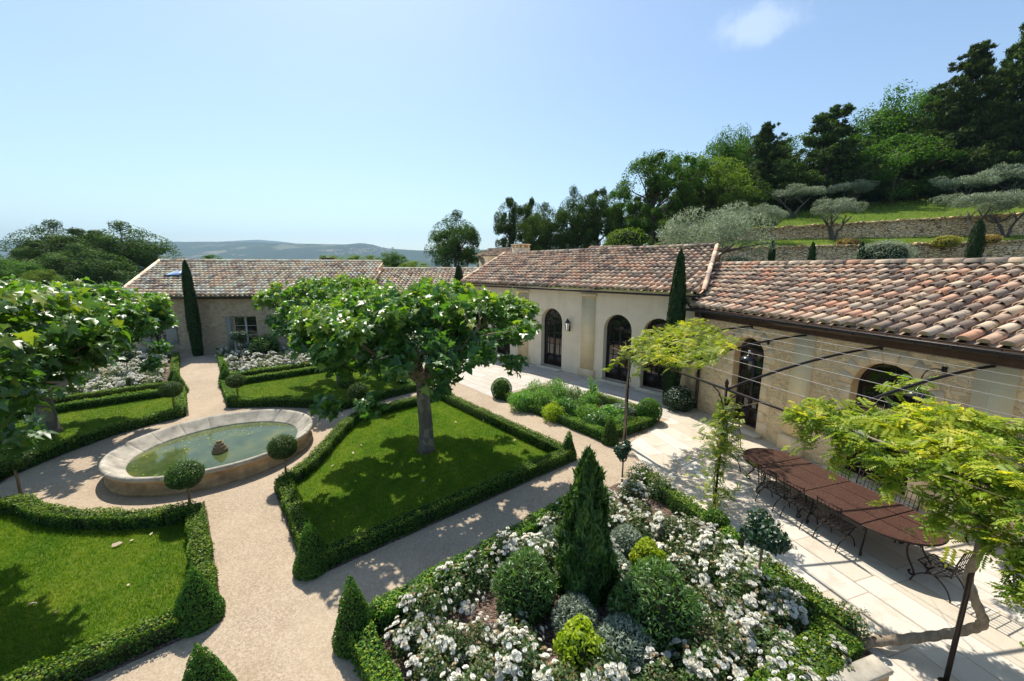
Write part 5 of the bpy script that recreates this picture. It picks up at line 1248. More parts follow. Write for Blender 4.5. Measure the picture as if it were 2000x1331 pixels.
for i, y in enumerate((-.10, -.72, -1.37, -2.02, -2.67, -3.32, -3.97)):
    z = float(arm_z(y)) + .028; f = (y - BY) / -BY; x0 = -1.63 + (-3.6 + 1.63) * f
    mb = MB(); xs = [x0] + [x + .14 * f for x in ARMX if x > x0 + .3]; pts = []
    for a, b in zip(xs[:-1], xs[1:]):
        pts.append((a, y, z))
    pts.append((xs[-1], y, z)); mb.tube(pts, .0055, 6); mb.build('wire', M['wire'], pg)

# wisterias
def wisteria(label, region, n, zlo, zhi, trunk, leaf=.26, strands=(), thick=.12, trunk_r=.03):
    leaf *= .68
    t = empty('wisteria', F1.loc(), F1.ang); tag(t, label, 'wisteria')
    for (path, r0, r1) in trunk:
        P = spline(path, 7); mb = MB(); rr = np.linspace(r0, r1, len(P)) * (1 + .12 * np.sin(np.arange(len(P)) * 1.7)); mb.tube(P, rr, 9); mb.build('stem', M['vine_bark'], t, True)
    mb = MB()
    if n:
        Q = sample_poly([(x, -o) for x, o in region], n, rng); k = len(Q)
        hgt = arm_z(Q[:, 1]) + zlo + (zhi - zlo) * rng.random(k) ** .9 + .10 * np.sin(Q[:, 0] * 3.1 + Q[:, 1] * 2.3) + .07 * np.sin(Q[:, 0] * 6.3 - Q[:, 1] * 5.1)
        P = np.concatenate([Q, hgt[:, None]], 1)
        dens = np.sin(Q[:, 0] * 2.7 + 1.2 * np.sin(Q[:, 1] * 3.1)) + np.sin(Q[:, 1] * 3.7 + Q[:, 0]); P = P[dens > -1.45 + .3 * rng.normal(size=k)]; k = len(P)
        az = rng.random(k) * 6.283; al = np.stack([np.cos(az), np.sin(az), .1 - .55 * rng.random(k)], 1); N = rng.normal(size=(k, 3)) * .35; N[:, 2] += .8
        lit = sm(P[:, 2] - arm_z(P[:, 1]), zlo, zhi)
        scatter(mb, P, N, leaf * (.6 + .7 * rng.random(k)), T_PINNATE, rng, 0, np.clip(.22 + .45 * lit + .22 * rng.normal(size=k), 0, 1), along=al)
        for i in range(int(n / 90)):
            q = Q[rng.integers(0, len(Q))]; z = float(arm_z(q[1])) + (zlo + zhi) * .5; d = rng.normal(size=2) * .7
            mb.tube([(q[0], q[1], z), (q[0] + d[0] * .5, q[1] + d[1] * .5, z + .12 * rng.normal()), (q[0] + d[0], q[1] + d[1], z + .2 * rng.normal())], [.007, .005, .002], 4, 1)
    for (a, b, w, k) in strands:
        k = int(k * 2.0)                   # hanging or climbing sprays
        a = np.array(a, float); b = np.array(b, float); tt = rng.random(k); P = a + (b - a) * tt[:, None] + rng.normal(size=(k, 3)) * w
        az = rng.random(k) * 6.283; al = np.stack([np.cos(az), np.sin(az), -.5 * np.ones(k)], 1) ; N = rng.normal(size=(k, 3)) * .4 + np.array([0, 0, .7])
        scatter(mb, P, N, leaf * (.55 + .6 * rng.random(k)), T_PINNATE, rng, 0, np.clip(.36 + .25 * rng.normal(size=k), 0, 1), along=al)
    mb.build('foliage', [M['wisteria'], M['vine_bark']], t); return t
x0 = PX[0]
wisteria('young wisteria with a thin bare stem on the far pergola post by the herb bed', [(-1.75, 4.85), (-3.0, 3.1), (-2.9, 1.7), (-1.4, 1.3), (.1, 2.2), (.85, 3.5), (.55, 4.5), (-.6, 4.9)], 1500, -.02, .26,
    [([(x0 - .05, BY - .05, 0), (x0 + .03, BY - .06, .9), (x0 - .03, BY - .04, 1.7), (x0 + .05, BY - .05, 2.4), (x0 + .1, BY + .0, 2.98), (x0 + .6, BY + .5, 3.1)], .034, .018), ([(x0 + .1, BY, 2.95), (x0 - .3, BY - .35, 3.1), (x0 - .7, BY - .2, 3.0)], .014, .006)], leaf=.24,
    strands=[((x0 - .1, BY - .1, 2.95), (x0 - .75, BY - .45, 2.25), .05, 16), ((x0 + .7, BY - .1, 2.9), (x0 + .8, BY - .2, 2.5), .06, 10), ((x0 - .2, BY + .4, 3.1), (x0 - .9, BY + .9, 3.15), .07, 18)])
x1 = PX[1]
wisteria('thin young wisteria climbing the middle pergola post in tufts', [], 0, 0, 0, [([(x1 + .03, BY - .05, 0), (x1 - .03, BY - .05, .8), (x1 + .04, BY - .05, 1.6), (x1, BY - .05, 2.5)], .018, .010)], leaf=.22,
    strands=[((x1, BY - .03, 1.35), (x1 + .05, BY, 2.45), .15, 95), ((x1 - .05, BY, 1.55), (x1, BY, 1.95), .22, 70), ((x1, BY, .5), (x1 + .1, BY - .1, .75), .20, 46), ((x1, BY, .95), (x1, BY, 1.35), .10, 20), ((x1, BY, 2.4), (x1 + .1, BY, 2.75), .12, 26), ((x1 + .1, BY - .2, .05), (x1 + .2, BY - .3, .3), .15, 20)])
x2 = PX[2]
wisteria('large old wisteria with a thick bent trunk, covering the near pergola in yellow green leaves', [(3.6, 4.75), (3.85, 4.2), (4.2, 3.75), (4.7, 3.35), (5.3, 3.05), (7, 2.8), (10.4, 2.5), (10.5, 4.9), (6.3, 4.75), (4.6, 4.7)], 5600, -.16, .20,
    [([(5.45, -5.3, .02), (5.55, -4.95, .12), (5.72, -4.55, .22), (5.9, -4.2, .36), (6.1, -4.1, .62), (6.28, -4.25, .95), (6.26, -4.42, 1.25), (6.16, -4.52, 1.6), (6.24, -4.62, 2.1), (6.2, -4.5, 2.9), (6.6, -4.0, 3.1)], .072, .04), ([(6.15, -4.5, 2.9), (5.4, -3.9, 3.1), (4.6, -3.4, 3.2)], .03, .012), ([(6.3, -4.2, 3.05), (6.7, -3.4, 3.25), (7.4, -2.6, 3.4)], .03, .012), ([(6.2, -4.5, 2.95), (5.3, -4.65, 3.02), (4.4, -4.5, 3.0), (3.7, -4.6, 2.98)], .026, .008), ([(6.25, -4.5, 2.95), (7.2, -4.5, 3.05), (8.4, -4.1, 3.1), (9.6, -4.3, 3.1)], .03, .012), ([(4.9, -4.5, 3.0), (4.6, -3.8, 3.2), (4.9, -3.1, 3.3)], .015, .006)], leaf=.27,
    strands=[((3.7, -4.65, 2.9), (6.2, -4.75, 2.85), .08, 130), ((3.9, -4.6, 2.8), (3.95, -4.65, 2.35), .06, 16), ((4.5, -4.65, 2.8), (4.55, -4.7, 2.4), .06, 20), ((5.2, -4.65, 2.8), (5.25, -4.7, 2.3), .07, 30), ((5.8, -4.65, 2.8), (5.85, -4.7, 2.1), .09, 40), ((6.2, -4.6, 2.9), (6.25, -4.65, 2.15), .12, 70), ((6.6, -4.7, 2.9), (6.75, -4.8, 1.75), .10, 90), ((7.0, -4.8, 2.8), (7.0, -4.9, 2.0), .12, 70), ((3.7, -2.2, 3.25), (3.9, -1.4, 3.35), .10, 30)])

# black enamel pendant lamps on wall arms
def pendant(x, z, label):
    p = F1.p(x, -.75, 0); t = empty('pendant_lamp', (p.x, p.y, z), F1.ang); tag(t, label, 'pendant lamp', 'black enamel lamps over the doors')
    mb = MB(); mb.lathe([(.265, -.13), (.26, -.10), (.2, -.04), (.10, .0), (.055, .02), (.045, .06), (.0, .065)], 24); mb.lathe([(.255, -.13), (.18, -.05), (.05, -.0)][::-1], 24); mb.build('shade', M['enamel'], t, True)
    mb = MB(); mb.lathe([(.0, .06), (.032, .07), (.045, .10), (.03, .135), (.04, .165), (.0, .18)], 14); mb.build('insulator', M['porcelain'], t, True)
    mb = MB(); mb.tube(bez((0, 0, .17), (0, 0, .42), (0, .2, .5), (0, .74, .38), 12), .012, 6); mb.box((0, .738, .38), (.09, .02, .14)); mb.build('bracket', M['iron'], t)
pendant(-.82, 2.84, 'black enamel pendant lamp hanging before the narrow arched door'); pendant(3.45, 3.0, 'black enamel pendant lamp half hidden by the large wisteria')

# ------------------------------------------------------------------ table and chairs
TX, TO = 2.98, 2.36
tb = empty('dining_table', F1.p(TX, -TO, 0), F1.ang); tag(tb, 'very long oval dining table with speckled brown stone tops on scrolled iron legs', 'table')
HW, HL, EN = .76, 1.17, .80
def slab(pts, nm):
    mb = MB(); mb.prism(pts, .715, .748); o = mb.build(nm, M['table'], tb)
    mb = MB(); P = [(x, y, .728) for x, y in pts]; P.append(P[0]); mb.tube(P, .017, 6, caps=False); mb.build('edge_band', M['iron'], o)
g_ = .012
for x0_, x1_ in ((-HL, 0), (0, HL)):
    slab([(x0_ + g_, -HW), (x1_ - g_, -HW), (x1_ - g_, HW), (x0_ + g_, HW)], 'tabletop')
for sx in (-1, 1):
    an = np.linspace(-math.pi / 2, math.pi / 2, 25); pts = [(sx * (HL + g_ * 1.5 + EN * math.cos(a)), HW * math.sin(a)) for a in an]; pts = pts if sx > 0 else pts[::-1]
    slab(pts, 'tabletop')
mb = MB()
for y in (-.26, .26): mb.tube([(-HL - EN * .92, y, .752), (HL + EN * .92, y, .752)], .0045, 4)
mb.build('joint_line', M['iron'], tb)
def scroll_leg(x, y, sx, sy):
    mb = MB(); d = np.array([sx, sy, 0.0])
    prof = [(.02, .70), (.01, .60), (-.03, .48), (.0, .32), (.09, .18), (.14, .10), (.145, .045), (.11, .018), (.07, .03), (.06, .065), (.085, .085)]
    P = spline([np.array([x, y, 0]) + d * q + np.array([0, 0, z]) for q, z in prof], 5); mb.tube(P, .016, 7)
    P = spline([np.array([x, y, 0]) + d * q + np.array([0, 0, z]) for q, z in ((.0, .56), (.07, .62), (.13, .66), (.17, .62), (.14, .58))], 5); mb.tube(P, .010, 6)
    return mb.build('leg', M['iron'], tb)
for sx in (-1, 1):
    for sy in (-1, 1):
        scroll_leg(sx * (HL - .05), sy * .5, sx * .35, sy); scroll_leg(sx * (HL + EN * .62), sy * .22, sx, sy * .25)
        scroll_leg(sx * .08, sy * .5, sx * .2, sy)
mb = MB()
for sx in (-1, 1):
    mb.tube([(sx * (HL - .05), -.5, .69), (sx * (HL - .05), .5, .69)], .016, 6); mb.tube([(sx * (HL + EN * .62), -.22, .69), (sx * (HL + EN * .62), .22, .69)], .016, 6); mb.tube([(-HL - .3, sx * .5, .69), (HL + .3, sx * .5, .69)], .016, 6)
mb.build('frame', M['iron'], tb)

def chair_proto():
    root = empty('iron_chair')
    mb = MB(); w, d, hs = .46, .44, .45           # seat: front at -Y
    mb.tube([(-w / 2, -d / 2, hs), (w / 2, -d / 2, hs), (w / 2, d / 2, hs), (-w / 2, d / 2, hs), (-w / 2, -d / 2, hs)], .011, 6)
    for i in range(1, 5): mb.tube([(-w / 2 + w * i / 5, -d / 2, hs), (-w / 2 + w * i / 5, d / 2, hs)], .007, 5)
    for i in range(1, 5): mb.tube([(-w / 2, -d / 2 + d * i / 5, hs + .006), (w / 2, -d / 2 + d * i / 5, hs + .006)], .007, 5)
    mb.build('seat', M['iron'], root)
    mb = MB(); top = .98; lean = .09
    for sx in (-1, 1): mb.tube([(sx * w / 2, d / 2, hs - .02), (sx * w / 2, d / 2 + .03, .7), (sx * w / 2, d / 2 + lean, top)], .012, 6)
    def by(z): return d / 2 + lean * ((z - hs) / (top - hs)) ** 1.2
    mb.tube([(-w / 2, by(top - .03), top - .03), (w / 2, by(top - .03), top - .03)], .011, 6)
    for i in range(5):
        x = -w / 2 + w * (i + 1) / 6; mb.tube([(x, by(.5), .52), (x, by(.75), .75), (x, by(.95), .95)], .006, 5)
    for z in (.52, .66, .80): mb.tube([(-w / 2, by(z), z), (w / 2, by(z), z)], .007, 5)
    mb.build('backrest', M['iron'], root)
    for sx in (-1, 1):
        for sy in (-1, 1):
            mb = MB(); x = sx * (w / 2 - .005)
            mb.tube(bez((x, -sy * d * .18, hs - .13), (x, sy * d * .12, hs - .10), (x, sy * (d / 2 + .02), hs - .22), (x, sy * (d / 2 + .05), .0), 12), .011, 6)
            mb.tube(bez((x, sy * d / 2 * .9, hs), (x, sy * d * .30, hs - .04), (x, sy * d * .16, hs - .09), (x, sy * .01, hs - .13), 8), .010, 6)
            mb.build('leg', M['iron'], root)
    mb = MB(); mb.tube([(-w / 2, 0, hs - .135), (w / 2, 0, hs - .135)], .009, 6); mb.build('stretcher', M['iron'], root)
    return root
cp = None
CH = [  # x, o (seat centre), facing (local rotation), label
    (2.30, 3.05, 0, 'first iron chair on the garden side of the table, at its far end'),
    (2.96, 3.06, 0, 'iron chair in the middle of the garden side of the table'),
    (3.70, 3.06, 0, 'nearest iron chair on the garden side of the table'),
    (2.55, 1.60, 180, 'iron chair on the wall side of the table, at its far end'),
    (3.18, 1.60, 180, 'iron chair in the middle of the wall side of the table'),
    (3.86, 1.60, 180, 'nearest iron chair on the wall side of the table, lattice back above the tabletop'),
    (.60, 2.28, 90, 'iron chair standing at the far head of the table, behind the climbing wisteria'),
    (5.10, 2.55, -88, 'iron chair pulled out at the near head of the table, by the bent wisteria trunk')]
for i, (x, o_, rz, lab) in enumerate(CH):
    c = chair_proto() if i == 0 else dup(cp)
    if i == 0: cp = c
    # chair front is -Y in its own frame; the wall is +Y in the wing's frame: rz 0 would face the garden
    c.location = F1.p(x, -o_, .008); c.rotation_euler = (0, 0, F1.ang + R(180 - rz if abs(rz) > 100 or rz == 0 else rz * 1.0) )
    if rz == 180: c.rotation_euler = (0, 0, F1.ang)
    if rz == 90: c.rotation_euler = (0, 0, F1.ang + R(90))
    if rz == -88: c.rotation_euler = (0, 0, F1.ang + R(-88))
    tag(c, lab, 'chair', 'iron lattice chairs round the dining table')

# low stone block at the corner of the bed
mb = MB(); a = F1.p(5.95, -5.2); 
t = empty('stone_step', F1.loc(), F1.ang); tag(t, 'low weathered stone kerb wall at the near corner of the rose bed', 'kerb wall')
mb.box((5.97, -6.9, .17), (.22, 2.72, .34), bevel=.02); mb.build('block', M['fount_wall'], t); mb = MB(); mb.box((5.965, -6.9, .375), (.25, 2.8, .075), bevel=.015); mb.build('coping', M['fount_rim'], t)
mb = MB(); mb.box((6.4, -6.5, .06), (.58, 1.9, .12), bevel=.015); tag(mb.build('stone_slab', M['sill'], None), 'pale stone step below the kerb wall at the bottom edge of the photo', 'step'); bpy.data.objects['stone_slab'].location = F1.loc(); bpy.data.objects['stone_slab'].rotation_euler = (0, 0, F1.ang)
# ------------------------------------------------------------------ plane trees of the garden
def plane_proto(seed, nleaf=4600):
    rs = np.random.default_rng(seed); root = empty('plane_tree')
    mb = MB(); mb.tube([(0, 0, 0), (.0, .0, .12), (.02, 0, .8), (-.02, .02, 1.6), (0, 0, 2.3)], [.30, .245, .21, .20, .22], 14)
    mb.build('trunk', M['plane_bark'], root, True)
    ends = []; k = 9
    mbl = MB()
    for i in range(k):
        a = i * 2 * math.pi / k + rs.normal() * .15; L = 2.2 + .8 * rs.random(); zt = 3.2 + 1.0 * rs.random()
        p0 = np.array([0, 0, 2.1]); d = np.array([math.cos(a), math.sin(a), 0])
        P = bez(p0, p0 + d * .3 + [0, 0, .5], p0 + d * L * .5 + [0, 0, .7], d * L + [0, 0, zt], 10); mbl.tube(P, np.linspace(.13, .035, 10), 8)
        for q in (4, 6, 8, 9):
            for s_ in range(2):
                b = P[q]; e = b + rs.normal(size=3) * [.45, .45, .25] + [0, 0, .35]; mbl.tube([b, (b + e) / 2 + rs.normal(size=3) * .06, e], [.03, .02, .008], 5); ends.append(e)
        ends.append(P[-1])
    for i in range(4):
        a = i * 1.6 + .4; d = np.array([math.cos(a), math.sin(a), 0]); P = bez((0, 0, 2.1), d * .2 + [0, 0, 2.8], d * .6 + [0, 0, 3.6], d * (.9 + .5 * rs.random()) + [0, 0, 4.6], 8); mbl.tube(P, np.linspace(.11, .03, 8), 8); ends += [P[-1], P[5], P[6]]
    mbl.build('limbs', M['plane_bark'], root, True)
    # shoots: a canopy with a flat top and a ragged skirt
    C = []
    for i in range(150):
        a = rs.random() * 6.283; q = math.sqrt(rs.random()) * 3.2; edge = q / 3.2
        ztop = 5.05 - .75 * edge ** 2.2; zbot = 2.72 + .25 * (1 - edge) - .75 * (rs.random() ** 2.5) * edge
        z = zbot + (ztop - zbot) * (rs.random() ** .62)
        ph = 1 + .05 * math.sin(a * 5 + seed) + .05 * math.sin(a * 9)
        C.append((math.cos(a) * q * ph, math.sin(a) * q * ph, z))
    C = np.array(C); mb = MB(); n = nleaf; ci = rs.integers(0, len(C), n)
    D = sphere_dirs(n, rs); q = rs.random(n) ** .5
    P = C[ci] + D * q[:, None] * np.array([.40, .40, .32])
    for c in C:                                    # twigs through every spray
        e = c + rs.normal(size=3) * [.25, .25, .12]; mb.tube([c - [c[0] * .12, c[1] * .12, .25], c, e], [.012, .008, .003], 4, 1)
    # leading shoots standing above the crown
    for i in range(70):
        a = rs.random() * 6.283; qq = math.sqrt(rs.random()) * 3.3; b = np.array([math.cos(a) * qq, math.sin(a) * qq, 4.75 - .7 * (qq / 3.4) ** 2]); e = b + np.array([rs.normal() * .12, rs.normal() * .12, .3 + .35 * rs.random()])
        mb.tube([b, e], [.008, .003], 4, 1); kk = 7; t = np.linspace(.2, 1, kk)[:, None]; P = np.concatenate([P, b + (e - b) * t + rs.normal(size=(kk, 3)) * .07])
    n = len(P); rad = np.hypot(P[:, 0], P[:, 1])
    out = np.stack([P[:, 0], P[:, 1], 0 * rad], 1) / np.maximum(rad, .3)[:, None]
    N = out * (.35 * rad / 3.4)[:, None] + np.array([0, 0, .8]) + rs.normal(size=(n, 3)) * .6
    al = rs.normal(size=(n, 3)) + out * .7 + np.array([0, 0, -.55])
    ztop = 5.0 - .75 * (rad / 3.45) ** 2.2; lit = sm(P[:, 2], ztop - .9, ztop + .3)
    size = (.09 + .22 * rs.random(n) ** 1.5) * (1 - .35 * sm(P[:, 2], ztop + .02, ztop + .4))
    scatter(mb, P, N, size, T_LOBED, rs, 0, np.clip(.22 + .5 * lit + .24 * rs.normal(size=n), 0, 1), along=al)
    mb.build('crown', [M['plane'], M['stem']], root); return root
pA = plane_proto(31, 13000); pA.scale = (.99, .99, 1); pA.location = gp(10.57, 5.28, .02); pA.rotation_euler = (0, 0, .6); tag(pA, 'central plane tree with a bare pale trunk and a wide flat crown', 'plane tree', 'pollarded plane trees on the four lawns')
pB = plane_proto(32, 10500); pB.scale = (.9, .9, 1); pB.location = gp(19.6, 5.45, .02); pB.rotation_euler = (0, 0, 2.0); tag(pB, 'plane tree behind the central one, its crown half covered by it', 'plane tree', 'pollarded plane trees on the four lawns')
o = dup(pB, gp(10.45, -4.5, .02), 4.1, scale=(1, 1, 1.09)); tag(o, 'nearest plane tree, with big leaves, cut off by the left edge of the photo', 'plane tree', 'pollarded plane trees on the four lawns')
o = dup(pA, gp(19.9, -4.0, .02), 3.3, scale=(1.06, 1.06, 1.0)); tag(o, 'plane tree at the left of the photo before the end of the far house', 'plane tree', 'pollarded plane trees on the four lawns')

# ------------------------------------------------------------------ cypresses
def cypress_proto(h, r_, n, leaf, seed, sharp=1.0):
    rs = np.random.default_rng(seed); root = empty('cypress'); mb = MB(); z = h * rs.random(n) ** 1.05; a = rs.random(n) * 6.283
    prof = r_ * np.interp(z / h, [0, .04, .3, .6, .85, .96, 1.0], [.72, .85, 1.0, .95, .68, .36, .04]); D = np.stack([np.cos(a), np.sin(a), 0 * a], 1)
    k = 1 + .07 * np.sin(a * 4 + z * 2.3) + .05 * np.sin(a * 9 - z * 5) - np.abs(rs.normal(size=n)) * .08
    P = D * (prof * k)[:, None]; P[:, 2] = z
    scatter(mb, P, D + rs.normal(size=(n, 3)) * .35, leaf * (.7 + .6 * rs.random(n)), T_SLIM, rs, 0, np.clip(.4 + .25 * rs.normal(size=n), 0, 1), along=D * .25 + [0, 0, 1.0] + rs.normal(size=(n, 3)) * .15)
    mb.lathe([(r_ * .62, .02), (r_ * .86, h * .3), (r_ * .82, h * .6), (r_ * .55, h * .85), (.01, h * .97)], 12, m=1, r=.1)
    mb.build('crown', [M['cypress'], M['core']], root)
    mb = MB(); mb.tube([(0, 0, 0), (0, 0, h * .3)], [.09 * r_ / .4, .05], 8); mb.build('trunk', M['bark'], root); return root
def cyp(p, h, r_, n, leaf, label, seed): o = cypress_proto(h, r_, n, leaf, seed); o.location = p; tag(o, label, 'cypress'); return o
cyp(F1.p(-4.35, -.72, 0), 6.25, .34, 12000, .12, 'tall slim cypress between the stucco wing and the stone wing', 1)
cyp(gp(32.1, .35), 6.0, .34, 6500, .16, 'tall dark cypress at the end of the gravel path, before the far house', 2)
p = at_depth(896, 530, 27.5); cyp((p.x, p.y, 0), 5.75, .42, 4500, .2, 'slender cypress top rising behind the central plane tree, left of the stucco wing roof', 3)
p = at_depth(170, 530, 30); cyp((p.x, p.y, 0), p.z + .3, .45, 2500, .22, 'small dark cypress tip at left before the big oaks', 4)
for u, v0, v1, Y, w, lab in ((1505, 519, 470, 27.5, 6.0, 'leftmost slim young cypress along the foot of the lower terrace wall'), (1583, 519, 474, 27.0, 6.0, 'second slim young cypress from the left along the lower terrace wall'), (1678, 519, 473, 27.0, 6.0, 'third slim young cypress, beside the grey shrub at the lower terrace wall'), (1897, 520, 430, 22.5, 12, 'taller cypress before the lower terrace wall at right')):
    a = at_depth(u, v0, Y); b = at_depth(u, v1, Y); base = a.z - .8; cyp((a.x, a.y, base), b.z - base, w * Y / FPX, 3000, .13, lab, int(u))

# ------------------------------------------------------------------ terrace walls
def wall_along(label, q, k0, k1, zb, zt, th=.5, name='terrace_wall'):
    fr = Frame(tuple(HP0 + HB * q), tuple(HA)); n = 60; xs = np.linspace(k0, k1, n); rs = np.random.default_rng(int(q * 7 + 3)); mb = MB()
    top = np.array([zt(x) for x in xs]) + rs.normal(size=n) * .035; bot = np.array([zb(x) for x in xs]); V = []
    for x, a, b in zip(xs, bot, top): V += [(x, 0, a), (x, .05, b), (x, th, b + .0), (x, th, a)]
    F = [(i * 4 + j, i * 4 + 4 + j, i * 4 + 5 + j, i * 4 + 1 + j) for i in range(n - 1) for j in range(3)]
    mb.add(V, F, 0, .5); mb.add(V, [(0, 1, 2, 3), (4 * n - 1, 4 * n - 2, 4 * n - 3, 4 * n - 4)], 0, .5)
    # coping stones standing out of the top
    x = k0
    while x < k1 - .3:
        w = .25 + .4 * rs.random(); mb.box((x + w / 2, .16 + .03 * rs.normal(), float(zt(x)) + .03 * rs.normal() + .02), (w * .95, .42, .14 + .06 * rs.random()), rs.normal() * .05, 0, bevel=.03); x += w
    o = mb.build(name, M['drystone']); o.location = fr.loc(); o.rotation_euler = (0, 0, fr.ang); return tag(o, label, 'stone wall')
wall_along('lower dry stone terrace wall, just above the ridge of the near tiled roof', -.05, -4, 60, lambda x: 4.5, lambda x: 7.16 + .012 * x)
wall_along('upper dry stone terrace wall behind the olive trees', 4.0, -2.5, 60, lambda x: 7.2, lambda x: 9.0 + .034 * x)

# ------------------------------------------------------------------ olive trees
def olive_proto(seed, r_, rz, h, n, leaf=.16, trunks=3, wide=1.0):
    rs = np.random.default_rng(seed); root = empty('olive_tree'); mbt = MB(); mb = MB(); cl = []
    for i in range(trunks):
        a = i * 6.283 / trunks + rs.normal() * .4; d = np.array([math.cos(a), math.sin(a), 0]); e = d * r_ * .55 + [0, 0, h * .82]
        P = bez(d * .12, d * .25 + [0, 0, h * .35], d * r_ * .25 + [0, 0, h * .45], e, 8); P[2:6] += rs.normal(size=(4, 3)) * .06; mbt.tube(P, np.linspace(.15, .05, 8), 8)
        for j in range(3):
            b = P[5]; f = b + np.array([rs.normal() * r_ * .35, rs.normal() * r_ * .35, h * .28]); mbt.tube([b, (b + f) / 2 + rs.normal(size=3) * .08, f], [.06, .04, .02], 6)
    mbt.build('trunk', M['olive_bark'], root, True)
    rz *= .95; K = 19; per = n // K
    for i in range(K):
        a = rs.random() * 6.283; q = math.sqrt(rs.random()) * .82; c = np.array([math.cos(a) * q * r_ * wide, math.sin(a) * q * r_, h + rz * (.42 * (1 - q * q) + .22 * rs.normal())])
        blob_leaves(mb, c, (r_ * .29, r_ * .29, rz * .42), per, leaf, T_SLIM, rs, jit=.7, depth=.22, up=.1, lump=.2, radial=True)
    mb.build('crown', [M['olive']], root); return root
def olive(u, v, Y, sc, label, proto, rz):
    p = at_depth(u, v, Y); o = dup(proto); o.location = p; o.rotation_euler = (0, 0, rz); o.scale = sc if isinstance(sc, tuple) else (sc, sc, sc); return tag(o, label, 'olive tree', 'olive trees on the terraces')
ov = [olive_proto(41, 2.3, 1.15, 2.7, 7000), olive_proto(42, 2.5, 1.0, 2.9, 7000, trunks=2), olive_proto(43, 3.0, 1.7, 1.7, 12000, leaf=.15)]
def first(o, u, v, Y, sc, label, rz):
    o.location = at_depth(u, v, Y); o.rotation_euler = (0, 0, rz); o.scale = sc if isinstance(sc, tuple) else (sc,) * 3; return tag(o, label, 'olive tree', 'olive trees on the terraces')
first(ov[0], 1625, 472, 35.0, .92, 'olive tree with several dark trunks on the lower terrace, before the upper wall', .3)
first(ov[1], 1898, 468, 32.0, (1.05, 1.05, .95), 'olive tree with forked trunks on the lower terrace at right, behind the taller cypress', 1.0)
first(ov[2], 1385, 525, 26.5, (1.12, 1.05, 1.08), 'big bushy grey olive tree behind the right end of the stucco wing roof', .5)
olive(1490, 470, 36.0, .75, 'small round olive tree at the left end of the lower terrace', ov[0], 2.1)
olive(1547, 428, 42.0, (.95, .95, .85), 'flat topped olive tree on the upper lawn at its left end', ov[1], 2.6)
olive(1655, 425, 42.5, (.85, .85, .95), 'olive crown on the upper lawn right behind the terrace olive with several trunks', ov[1], .2)
olive(1872, 415, 38.5, (.95, .95, .9), 'upper olive crown before the tall pines, left one of two touching', ov[1], 3.3)
olive(1962, 405, 38.5, (1.0, 1.0, .95), 'upper olive crown at the right edge of the photo, before the tall pines', ov[0], 1.3)
olive(1422, 478, 38.0, .8, 'grey olive crown behind the big bushy olive', ov[0], 4.0)
olive(1962, 470, 31.5, (.8, .8, .9), 'leaning olive at the right edge of the photo on the lower terrace', ov[0], 5.0)
def bush_at(u, v, Y, rad, label, mat, leaf, n, T=T_DIAMOND, name='shrub', core=.75):
    p = at_depth(u, v, Y); o = round_bush(p, rad, label, mat, leaf, n, T, name=name, jit=.8, lump=.14, depth=.18, core=core); o.location = p; return o
bush_at(1655, 484, 32.8, (.95, .6, .42), 'rusty orange shrub on top of the lower terrace wall, left one', 'orange', .16, 1100)
bush_at(1846, 482, 29.8, (.95, .6, .46), 'bright yellow shrub on top of the lower terrace wall', 'yellow', .13, 1500)
bush_at(1932, 475, 29.0, (.7, .5, .34), 'small orange brown shrub on the lower terrace wall near the right edge', 'orange', .13, 1000)
bush_at(1725, 519, 27.0, (1.9, 1.0, .95), 'wide silvery shrub at the foot of the lower terrace wall', 'olive', .14, 4200, T_SLIM)
bush_at(1440, 521, 27.0, (.9, .7, .4), 'low grey green shrub under the big bushy olive', 'grey', .14, 900)
bush_at(1225, 492, 40.0, (2.2, 1.4, 1.3), 'bright green hedge bush behind the middle wing roof', 'lime', .2, 1800)

# ------------------------------------------------------------------ trees of the background
def tree_proto(seed, mat, r_, h, crown_h, n, leaf, K=34, trunk_r=.25, open_=.0, T=T_DIAMOND, name='tree'):
    """crown of irregular clumps of leaves round real limbs; base at the origin"""
    rs = np.random.default_rng(seed); root = empty(name); mb = MB(); mbt = MB(); zc = h - crown_h / 2
    mbt.tube([(0, 0, -.6), (.05, 0, h * .25), (.0, .08, h * .5), (.1, 0, h * .8)], [trunk_r, trunk_r * .8, trunk_r * .6, trunk_r * .2], 9)
    per = n // K
    for i in range(K):
        d = sphere_dirs(1, rs)[0]; q = (.42 + .62 * rs.random() ** .8) if i > 5 else .2 * rs.random()
        taper = 1 - .25 * max(d[2], 0) + .1 * rs.normal()
        c = np.array([d[0] * q * r_ * taper, d[1] * q * r_ * taper, zc + d[2] * q * crown_h / 2])
        s_ = r_ * (.15 + .19 * rs.random()) * (1 - open_ * .3)
        blob_leaves(mb, c, (s_, s_, s_ * .8), per, leaf, T, rs, jit=.45, depth=.25, up=.15, lump=.28, lf=3.2, rbias=.3)
        b = np.array([0, 0, h * (.3 + .35 * rs.random())]); mbt.tube([b, (b + c) / 2 + rs.normal(size=3) * .2 + [0, 0, .2], c], [trunk_r * .38, trunk_r * .22, .03], 6)
    k = n // 14; d = sphere_dirs(k, rs); d[:, 2] = np.abs(d[:, 2]) * .9; P = d * np.array([r_, r_, crown_h / 2]) * (.9 + .16 * rs.random((k, 1))) + [0, 0, zc]
    scatter(mb, P, rs.normal(size=(k, 3)), leaf, T, rs)
    mbt.build('trunk', M['bark'], root, True); mb.build('crown', [M[mat]], root); return root
